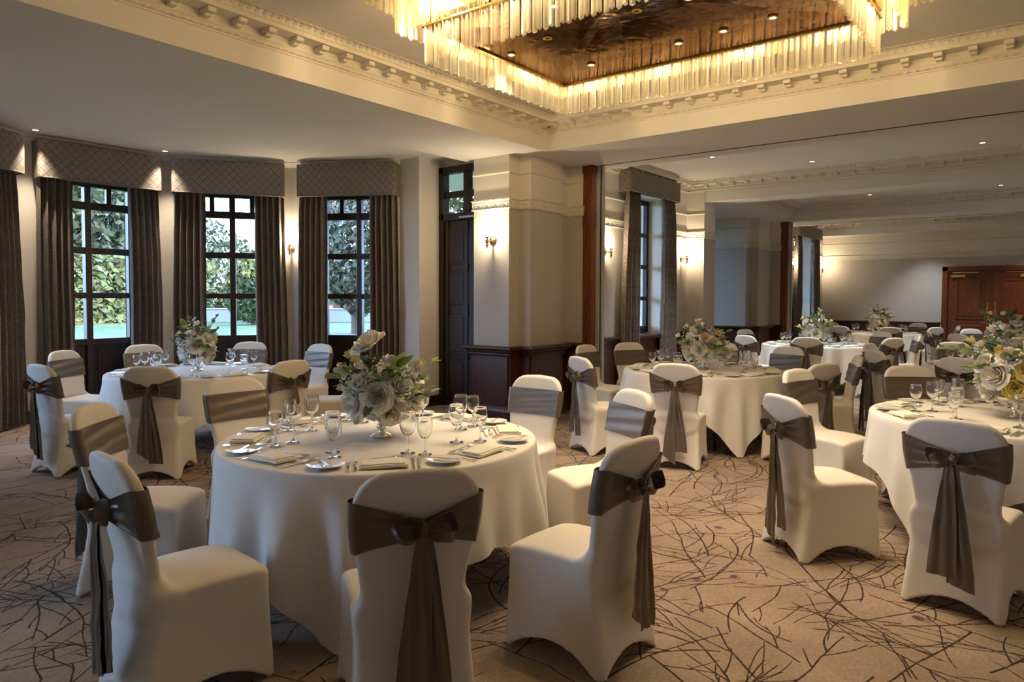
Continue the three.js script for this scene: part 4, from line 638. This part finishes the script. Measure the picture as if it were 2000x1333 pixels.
TABLES.forEach((t, ti) => {
  const ang = t.chairs.map(([x, z]) => Math.atan2(x - t.at[0], z - t.at[1])), base = Math.atan2(ang.reduce((s, a) => s + Math.sin(8 * a), 0), ang.reduce((s, a) => s + Math.cos(8 * a), 0)) / 8, full = Array.from({ length: 8 }, (_, k) => base + k * Math.PI / 4), lod = [0, 1, 1, 0, 2, 2, 2, 2][ti];
  for (const a0 of full) {
    const a = a0 + (hash2(si, 9) - 0.5) * 0.06, C = [t.at[0], t.at[1]], on = (r, s) => [C[0] + Math.sin(a) * r + Math.cos(a) * s, TH + 0.004, C[1] + Math.cos(a) * r - Math.sin(a) * s]; // r from the centre, s to the diner's right
    const put = (p, r, s, turn, label, cat, group, dy = 0) => { const q = on(r, s); q[1] += dy; const o = dup(p, q, a + turn); tag(o, label + ' on ' + t.name, cat, group + ' on ' + t.name); return o; };
    const j = () => (hash2(si * 13 + (cnt++), 4) - 0.5); let cnt = 0;
    put(PR.napkin, 0.715, j() * 0.02, j() * 0.12, 'folded cream napkin', 'napkin', 'folded napkins');
    put(PR.plate, 0.70, -0.262, 0, 'small white side plate', 'plate', 'side plates');
    put(glassKinds[0], 0.46 + j() * 0.03, 0.115 + j() * 0.02, 0, 'taller clear wine glass', 'glass', 'taller wine glasses');
    put(glassKinds[1], 0.53 + j() * 0.03, 0.21 + j() * 0.02, 0, 'shorter clear wine glass', 'glass', 'shorter wine glasses');
    if (lod < 2) { put(PR.fork, 0.70, -0.128, j() * 0.05, 'silver table fork', 'fork', 'table forks'); put(PR.knife, 0.70, 0.135, j() * 0.1, 'silver table knife', 'knife', 'table knives'); put(PR.spread, 0.70, -0.265, 0.5 + j() * 0.4, 'butter knife across a side plate', 'knife', 'butter knives', 0.0165); }
    if (lod < 1) { put(PR.fork, 0.705, -0.16, j() * 0.1, 'silver table fork', 'fork', 'table forks'); put(PR.knife, 0.70, 0.162, j() * 0.1, 'silver table knife', 'knife', 'table knives'); put(PR.spoon, 0.585, 0.0, -Math.PI / 2 + j() * 0.15, 'silver dessert spoon above a napkin', 'spoon', 'dessert spoons'); put(PR.dfork, 0.612, 0.0, Math.PI / 2 + j() * 0.15, 'silver dessert fork above a napkin', 'fork', 'dessert forks'); }
    si++;
  }
});
// ---------- flower centrepieces ----------
function roseGeo(seed, open) {
  const r = rngOf(seed), L = [], rings = [[3, 0.006, 0.050, 0.08, 0.75], [4, 0.012, 0.053, 0.12, 0.62], [5, 0.020, 0.053, 0.18, 0.5], [6, 0.029, 0.051, 0.28, 0.46], [7, 0.037, 0.047, 0.42, 0.44], [8, 0.041, 0.038, 0.75, 0.42]].slice(0, open);
  rings.forEach(([n, r0, h, fl, sp], k) => { for (let i = 0; i < n; i++) { const p0 = i / n * 6.283 + k * 0.9 + r() * 0.4, hh = h * (0.9 + r() * 0.2), f = fl * (0.85 + r() * 0.3), wv = r() * 6;
    L.push(grid(6, 5, (u, v) => { const e = (u - 0.5) * 2, w = Math.sin(Math.PI * clamp(0.12 + 0.70 * v)) * (sp * 2.6 / Math.sqrt(1 + k * 0.4)), ph = p0 + e * w, top = 1 - 0.22 * e * e; const rr = r0 * (0.35 + 0.65 * Math.min(1, v * 2.2)) + f * 0.034 * v * v + (v > 0.75 ? (v - 0.75) * 0.03 * fl : 0) + 0.002 * Math.sin(e * 3 + wv) * v; return [Math.cos(ph) * rr, hh * v * top - fl * 0.012 * v * v * (k > 3 ? 1.6 : 0.4) + 0.0015 * Math.sin(e * 5 + wv) * v, Math.sin(ph) * rr]; })); } });
  return merge(L).translate(0, -0.022, 0);
}
const roses = [roseGeo(3, 6), roseGeo(9, 6), roseGeo(17, 5)], buds = [roseGeo(23, 3), roseGeo(29, 4)];
const roundLeaf = grid(10, 4, (u, v) => { const a = u * 6.283; return [Math.sin(a) * v * 0.026, 0.004 * v * v * Math.cos(2 * a), 0.026 - Math.cos(a) * v * 0.026]; });
const pointLeaf = grid(6, 8, (u, v) => { const e = (u - 0.5) * 2, w = 0.017 * Math.pow(Math.sin(Math.PI * Math.pow(v, 0.75)), 0.9); return [e * w, 0.006 * Math.abs(e) * w * 40 - 0.018 * v * v, v * 0.075]; });
const petalMat = (r, g, b) => phys({ color: lin(r, g, b), roughness: 0.7, sheen: 0.3, sheenColor: lin(0.4, 0.38, 0.34), side: THREE.DoubleSide });
const P = { ivory: petalMat(0.84, 0.78, 0.66), white: petalMat(0.86, 0.84, 0.79), yellow: petalMat(0.86, 0.70, 0.24), peach: petalMat(0.85, 0.70, 0.52) };
const leafMats = [[0.16, 0.24, 0.05], [0.10, 0.18, 0.07], [0.16, 0.19, 0.10], [0.24, 0.32, 0.07]].map(([r, g, b]) => phys({ color: lin(r, g, b), roughness: 0.55, side: THREE.DoubleSide }));
const twig = std({ color: lin(0.16, 0.15, 0.06), roughness: 0.8 }), cutGlass = phys({ color: lin(0.88, 0.85, 0.78), roughness: 0.14, metalness: 0.85, clearcoat: 0.5 });
const bowlG = lathe([[0.02, 0.085], [0.05, 0.088], [0.085, 0.1], [0.102, 0.118], [0.108, 0.132], [0.104, 0.134], [0.095, 0.12], [0.05, 0.098], [0, 0.094]], 36), footG = lathe([[0, 0], [0.06, 0], [0.062, 0.004], [0.05, 0.012], [0.024, 0.022], [0.014, 0.03], [0.022, 0.038], [0.031, 0.055], [0.022, 0.072], [0.013, 0.079], [0.03, 0.088], [0, 0.09]], 28);
{ const p = bowlG.attributes.position; for (let i = 0; i < p.count; i++) { const a = Math.atan2(p.getZ(i), p.getX(i)), k = 1 + 0.018 * Math.cos(a * 24) * sstep(0.06, 0.1, Math.hypot(p.getX(i), p.getZ(i))); p.setX(i, p.getX(i) * k); p.setZ(i, p.getZ(i) * k); } bowlG.computeVertexNormals(); }
function centrepiece(t, seed, o) {
  const r = rngOf(seed), c = thing('flower_centrepiece', o.label, 'flowers', [t.at[0] + (o.dx ?? 0), TH + 0.0035, t.at[1] + (o.dz ?? 0)], o.turn ?? 0);
  part('bowl', bowlG, cutGlass, c); part('foot', footG, cutGlass, c);
  part('moss', new THREE.SphereGeometry(0.1, 14, 10).scale(1, 1, 1).translate(0, 0.215, 0), leafMats[1], c);
  const W = o.w ?? 0.2, Hh = o.h ?? 0.2, Y0 = 0.135 + Hh * 0.62, up = new THREE.Vector3(0, 1, 0), stems = [];
  const place = (m, d, R, s, roll) => { const p = new THREE.Vector3(d[0] * W, d[1] * Hh, d[2] * W).multiplyScalar(R); p.y += Y0; m.position.copy(p); const n = new THREE.Vector3(d[0], d[1] * 0.8 + 0.25, d[2]).normalize(); m.quaternion.setFromUnitVectors(up, n).multiply(new THREE.Quaternion().setFromAxisAngle(up, roll)); m.scale.setScalar(s); return p; };
  const N = o.n ?? 20, cols = o.cols ?? [P.ivory, P.white, P.ivory];
  for (let i = 0; i < N; i++) { const y = lerp(0.85, -0.62, (i + 0.5) / N), q = Math.sqrt(1 - y * y), a = i * 2.39996 + seed; const big = y < 0.25; place(part('rose', roses[i % 3], cols[i % cols.length], c), [Math.cos(a) * q, y, Math.sin(a) * q], big ? 0.86 + r() * 0.12 : 0.9 + r() * 0.25, big ? 1.25 + r() * 0.35 : 0.85 + r() * 0.4, r() * 6); }
  for (let i = 0; i < 9; i++) { const a = r() * 6.28, y = r() * 0.8 + 0.1, q = Math.sqrt(1 - y * y), d = [Math.cos(a) * q, y, Math.sin(a) * q]; const p = place(part('rosebud', buds[i & 1], i % 3 === 0 ? (o.bud ?? P.yellow) : P.ivory, c), d, 1.22 + r() * 0.3, 0.75 + r() * 0.25, r() * 6); stems.push(tube([[0, 0.2, 0], [p.x * 0.6, lerp(0.2, p.y, 0.7), p.z * 0.6], [p.x, p.y - 0.01, p.z]], 0.0018, 5, 8)); }
  if (o.tall) { const m = part('rose', roses[0], P.ivory, c); m.position.set(o.tall[0], o.tall[1], o.tall[2]); m.rotation.set(0.5, 0.4, 0.25); m.scale.setScalar(1.55); stems.push(tube([[0, 0.2, 0], [o.tall[0] * 0.5, 0.35, o.tall[2] * 0.5], [o.tall[0], o.tall[1] - 0.02, o.tall[2]]], 0.003, 6, 10)); }
  const merged = [[], [], [], []];
  const leaf = (g, k, pos, dir, s) => { const z = new THREE.Vector3(...dir).normalize(), m = new THREE.Matrix4().lookAt(new THREE.Vector3(), z.clone().negate(), new THREE.Vector3((r() - 0.5), 1, (r() - 0.5)).normalize()).scale(new THREE.Vector3(s, s, s)).setPosition(...pos); if (o.fine) { const l = part('leaf', g, leafMats[k], c); m.decompose(l.position, l.quaternion, l.scale); } else merged[k].push(g.clone().applyMatrix4(m)); };
  for (let i = 0; i < 12; i++) { // sprigs
    const a = i / 12 * 6.283 + r() * 0.4, y = -0.05 + r() * 0.95, q = Math.sqrt(1 - Math.min(y * y, 0.9)), d = [Math.cos(a) * q, y, Math.sin(a) * q], R0 = 0.75, R1 = 1.25 + r() * (i % 3 ? 0.4 : 0.8), kind = i % 2; const at = (s) => { const R = lerp(R0, R1, s); return [d[0] * W * R, Y0 + d[1] * Hh * R - 0.03 * s * s * (1 - y), d[2] * W * R]; };
    stems.push(tube([at(0), at(0.5), at(1)], 0.0016, 5, 8));
    for (let k = 0; k < 7; k++) { const s = k / 6, p = at(s), sd = (k & 1 ? 1 : -1), side = [-d[2] * sd, 0.25 + r() * 0.3, d[0] * sd]; leaf(kind ? pointLeaf : roundLeaf, (i + (k > 4 ? 3 : 0)) % 4, p, [side[0] * 0.8 + d[0] * 0.6, side[1] + d[1] * 0.3, side[2] * 0.8 + d[2] * 0.6], (kind ? 1.05 : 1.2) * (0.8 + r() * 0.5)); }
  }
  for (let i = 0; i < 34; i++) { const a = r() * 6.28, y = r() * 1.4 - 0.5, q = Math.sqrt(Math.max(0, 1 - y * y)), R = 0.8 + r() * 0.25; leaf(pointLeaf, i % 4, [Math.cos(a) * q * W * R, Y0 + y * Hh * R, Math.sin(a) * q * W * R], [Math.cos(a) + r() - 0.5, y + r() * 0.5, Math.sin(a) + r() - 0.5], 1.1 + r() * 0.5); }
  merged.forEach((l, k) => { if (l.length) part('foliage', merge(l), leafMats[k], c); });
  part('stems', merge(stems), twig, c);
  const dots = []; for (let i = 0; i < 90; i++) { const g = Math.floor(i / 15), a = g * 1.05 + seed, y = 0.3 + (g % 3) * 0.25, q = Math.sqrt(1 - Math.min(0.95, y * y)); dots.push(new THREE.IcosahedronGeometry(0.005 + r() * 0.003, 0).translate((Math.cos(a) * q * 1.15 + (r() - 0.5) * 0.35) * W, Y0 + (y * 1.15 + (r() - 0.5) * 0.35) * Hh, (Math.sin(a) * q * 1.15 + (r() - 0.5) * 0.35) * W)); }
  part('filler_blossom', merge(dots), P.white, c).userData.kind = 'stuff';
}
const A = TABLES;
centrepiece(A[0], 2, { label: 'rose centrepiece with one tall ivory rose in a footed glass bowl', fine: true, tall: [-0.05, 0.525, 0.06], n: 18, w: 0.185, h: 0.185 });
centrepiece(A[1], 5, { label: 'white rose centrepiece on the table inside the window bay', fine: true, cols: [P.white, P.white, P.ivory], n: 14, w: 0.165, h: 0.19 });
centrepiece(A[2], 8, { label: 'ivory and peach rose centrepiece beside the near timber post', fine: true, cols: [P.white, P.ivory, P.peach], bud: P.peach, n: 20, w: 0.2 });
centrepiece(A[3], 11, { label: 'large ivory centrepiece with yellow roses and green sprigs', fine: true, cols: [P.ivory, P.yellow, P.ivory, P.ivory], n: 22, w: 0.235, h: 0.235, bud: P.yellow });
centrepiece(A[4], 14, { label: 'white rose centrepiece on the table nearest the far post', cols: [P.white, P.ivory], n: 16 });
centrepiece(A[5], 17, { label: 'ivory and pale yellow centrepiece on the end-wall table', cols: [P.ivory, P.white, P.peach], n: 16, h: 0.25, w: 0.18 });
centrepiece(A[6], 20, { label: 'tall white rose centrepiece behind the yellow-rose table', fine: true, cols: [P.white, P.white, P.ivory], n: 22, w: 0.24, h: 0.26 });
centrepiece(A[7], 23, { label: 'white rose centrepiece in front of the double doors', cols: [P.white, P.ivory], n: 14 });

// ---------- garden outside ----------
{
  const lawnTex = pixTex(512, 512, (x, y) => { const n = fbm(x / 512 * 10, y / 512 * 10, 4, 10, 10) - 0.5, h = hash2(x, y) - 0.5; return [0.225 + n * 0.12 + h * 0.06, 0.28 + n * 0.13 + h * 0.08, 0.085 + n * 0.05 + h * 0.03]; }, true, [0.14, 0.14]);
  struct('ground', bx(-160, -6.2, -0.5, -0.22, -130, 60), std({ map: lawnTex, roughness: 1 }), 'mown lawn outside the bay windows', 'lawn');
  struct('wall_upper', bx(-9.4, XR + 6, 4.2, 11.5, ZF - 6, ZB + 6), M.bay, 'upper storeys of the building', 'building');
  function foliage(seed, rx, ry, rz, n, size, cols, boxy) {
    const r = rngOf(seed), p = [], nn = [], c = [], v = new THREE.Vector3(), a = new THREE.Vector3(), b = new THREE.Vector3();
    for (let i = 0; i < n; i++) {
      let x, y, z; do { x = r() * 2 - 1; y = r() * 2 - 1; z = r() * 2 - 1; } while (boxy ? false : x * x + y * y + z * z > 1); const l = boxy ? Math.max(Math.abs(x), Math.abs(y), Math.abs(z)) : Math.hypot(x, y, z), k = Math.pow(l, -0.55) * (0.82 + 0.36 * fbm(x * 3 + seed, y * 3 + z * 2, 2));
      v.set(x * rx * k, y * ry * k, z * rz * k); a.set(r() - 0.5, r() - 0.5, r() - 0.5).normalize(); b.set(r() - 0.5, r() - 0.5, r() - 0.5).cross(a).normalize(); const s = size * (0.6 + r() * 0.8), col = cols[Math.floor(r() * cols.length)], q = [[-1, 0], [0, -0.5], [1, 0], [-1, 0], [1, 0], [0, 0.5]];
      for (const [e, f] of q) { p.push(v.x + (a.x * e + b.x * f) * s, v.y + (a.y * e + b.y * f) * s, v.z + (a.z * e + b.z * f) * s); c.push(...col); }
    }
    const g = new THREE.BufferGeometry(); g.setAttribute('position', new THREE.Float32BufferAttribute(p, 3)); g.setAttribute('color', new THREE.Float32BufferAttribute(c, 3)); g.computeVertexNormals(); return g;
  }
  const leafy = phys({ vertexColors: true, roughness: 0.8, side: THREE.DoubleSide }), bark = std({ color: lin(0.07, 0.05, 0.035), roughness: 0.9 });
  const dk = [[0.016, 0.03, 0.012], [0.022, 0.036, 0.016], [0.028, 0.04, 0.02]], lt = [[0.045, 0.07, 0.015], [0.065, 0.08, 0.022], [0.035, 0.052, 0.013], [0.075, 0.075, 0.035]], au = [[0.06, 0.06, 0.028], [0.042, 0.056, 0.028], [0.09, 0.065, 0.042], [0.1, 0.095, 0.065]];
  const tree = (x, z, y, rx, ry, rz, n, s, cols, label) => { const t = thing('tree', label, 'tree', [x, -0.24, z]); const tr = part('trunk', tube([[0, 0, 0], [0.15, y * 0.5, 0.1], [0, y, 0]], 0.22, 8, 8), bark, t); for (let k = 0; k < 5; k++) part('branch', tube([[0, y * 0.75, 0], [Math.cos(k * 1.3) * rx * 0.4, y + ry * 0.2, Math.sin(k * 1.3) * rz * 0.4], [Math.cos(k * 1.3) * rx * 0.75, y + ry * 0.45, Math.sin(k * 1.3) * rz * 0.75]], 0.07, 6, 8), bark, t); const f = part('crown', foliage(x * 3 + z, rx, ry, rz, n, s, cols), leafy, t); f.position.y = y + ry * 0.25; };
  const hedge = (x, z, rx, ry, rz, n, s, cols, label) => { const t = thing('bush', label, 'bush', [x, -0.24, z]); const f = part('leaves', foliage(x + z * 3, rx, ry, rz, n, s, cols, true), leafy, t); f.position.y = ry * 0.95; part('stem', tube([[0, 0, 0], [0.05, ry, 0]], 0.08, 6, 4), bark, t); };
  tree(-59, -23, 4.5, 6, 6, 7, 11000, 0.4, dk, 'dark broad tree filling the view from the middle bay window');
  tree(-78, -42, 4, 5, 5, 6, 3000, 0.34, dk, 'shaded tree standing far behind the light hedge');
  hedge(-51, -20, 1.8, 2.3, 7.5, 9000, 0.26, lt, 'light green hedge along the shaded lawn');
  hedge(-53, -32.6, 1.5, 1.35, 2.6, 2600, 0.2, lt, 'low sunlit bush on the lawn under the pale sky');
  tree(-41, -25.6, 1.8, 1.8, 2.2, 1.6, 6000, 0.22, lt, 'yellow-green leafy tree at the edge of the lawn');
  tree(-27, -22.3, 3.4, 2.6, 2.8, 2.8, 9000, 0.17, au, 'loose autumn-tinted tree in front of the brick shed');
  tree(-13.6, -15.2, 3.2, 1.7, 2.4, 2.0, 5000, 0.13, lt, 'leafy shrub seen through the fanlight of the dark door');
  for (let k = 0; k < 5; k++) { tree(-118 + (k % 2) * 4, -92 + k * 16, 2.5, 5, 3.6, 5.6, 900, 0.8, dk, 'distant dark tree on the skyline'); scene.children[scene.children.length - 1].userData.group = 'skyline trees'; }
  const b = thing('brick_shed', 'red brick garden shed beyond the autumn tree', 'shed', [-44.6, -0.24, -35.6], 0.7);
  const bm = std({ color: lin(0.42, 0.16, 0.10), roughness: 0.9, map: pixTex(128, 128, (x, y) => { const row = Math.floor(y / 8), e = y % 8 < 1.2 || (x + (row & 1) * 8) % 16 < 1.2; return e ? 0.75 : 0.85 + (hash2(Math.floor((x + (row & 1) * 8) / 16), row) - 0.5) * 0.3; }, true, [1, 1]) });
  part('wall', bx(-1.7, 1.7, 0, 2.3, -1.2, 1.2), bm, b); part('roof', merge([bx(-1.9, 1.9, 2.3, 2.45, -1.4, 1.4), cham(-1.8, 1.8, 2.45, 2.7, -0.5, 0.5, 0.2)]), std({ color: lin(0.5, 0.47, 0.44), roughness: 0.9 }), b); part('door', bx(-0.5, 0.5, 0, 1.95, 1.2, 1.24), M.frame, b);
  const w = thing('garden_wall', 'low stone garden wall at the edge of the lawn', 'wall', [-42, -0.24, -30.5], 0.75); part('stonework', cham(-9, 9, 0, 0.9, -0.2, 0.2, 0.05), std({ color: lin(0.2, 0.19, 0.19), roughness: 1 }), w); part('coping', cham(-9.05, 9.05, 0.9, 1.0, -0.25, 0.25, 0.03), std({ color: lin(0.3, 0.28, 0.27), roughness: 1 }), w);
}
renderer.render(scene, camera);
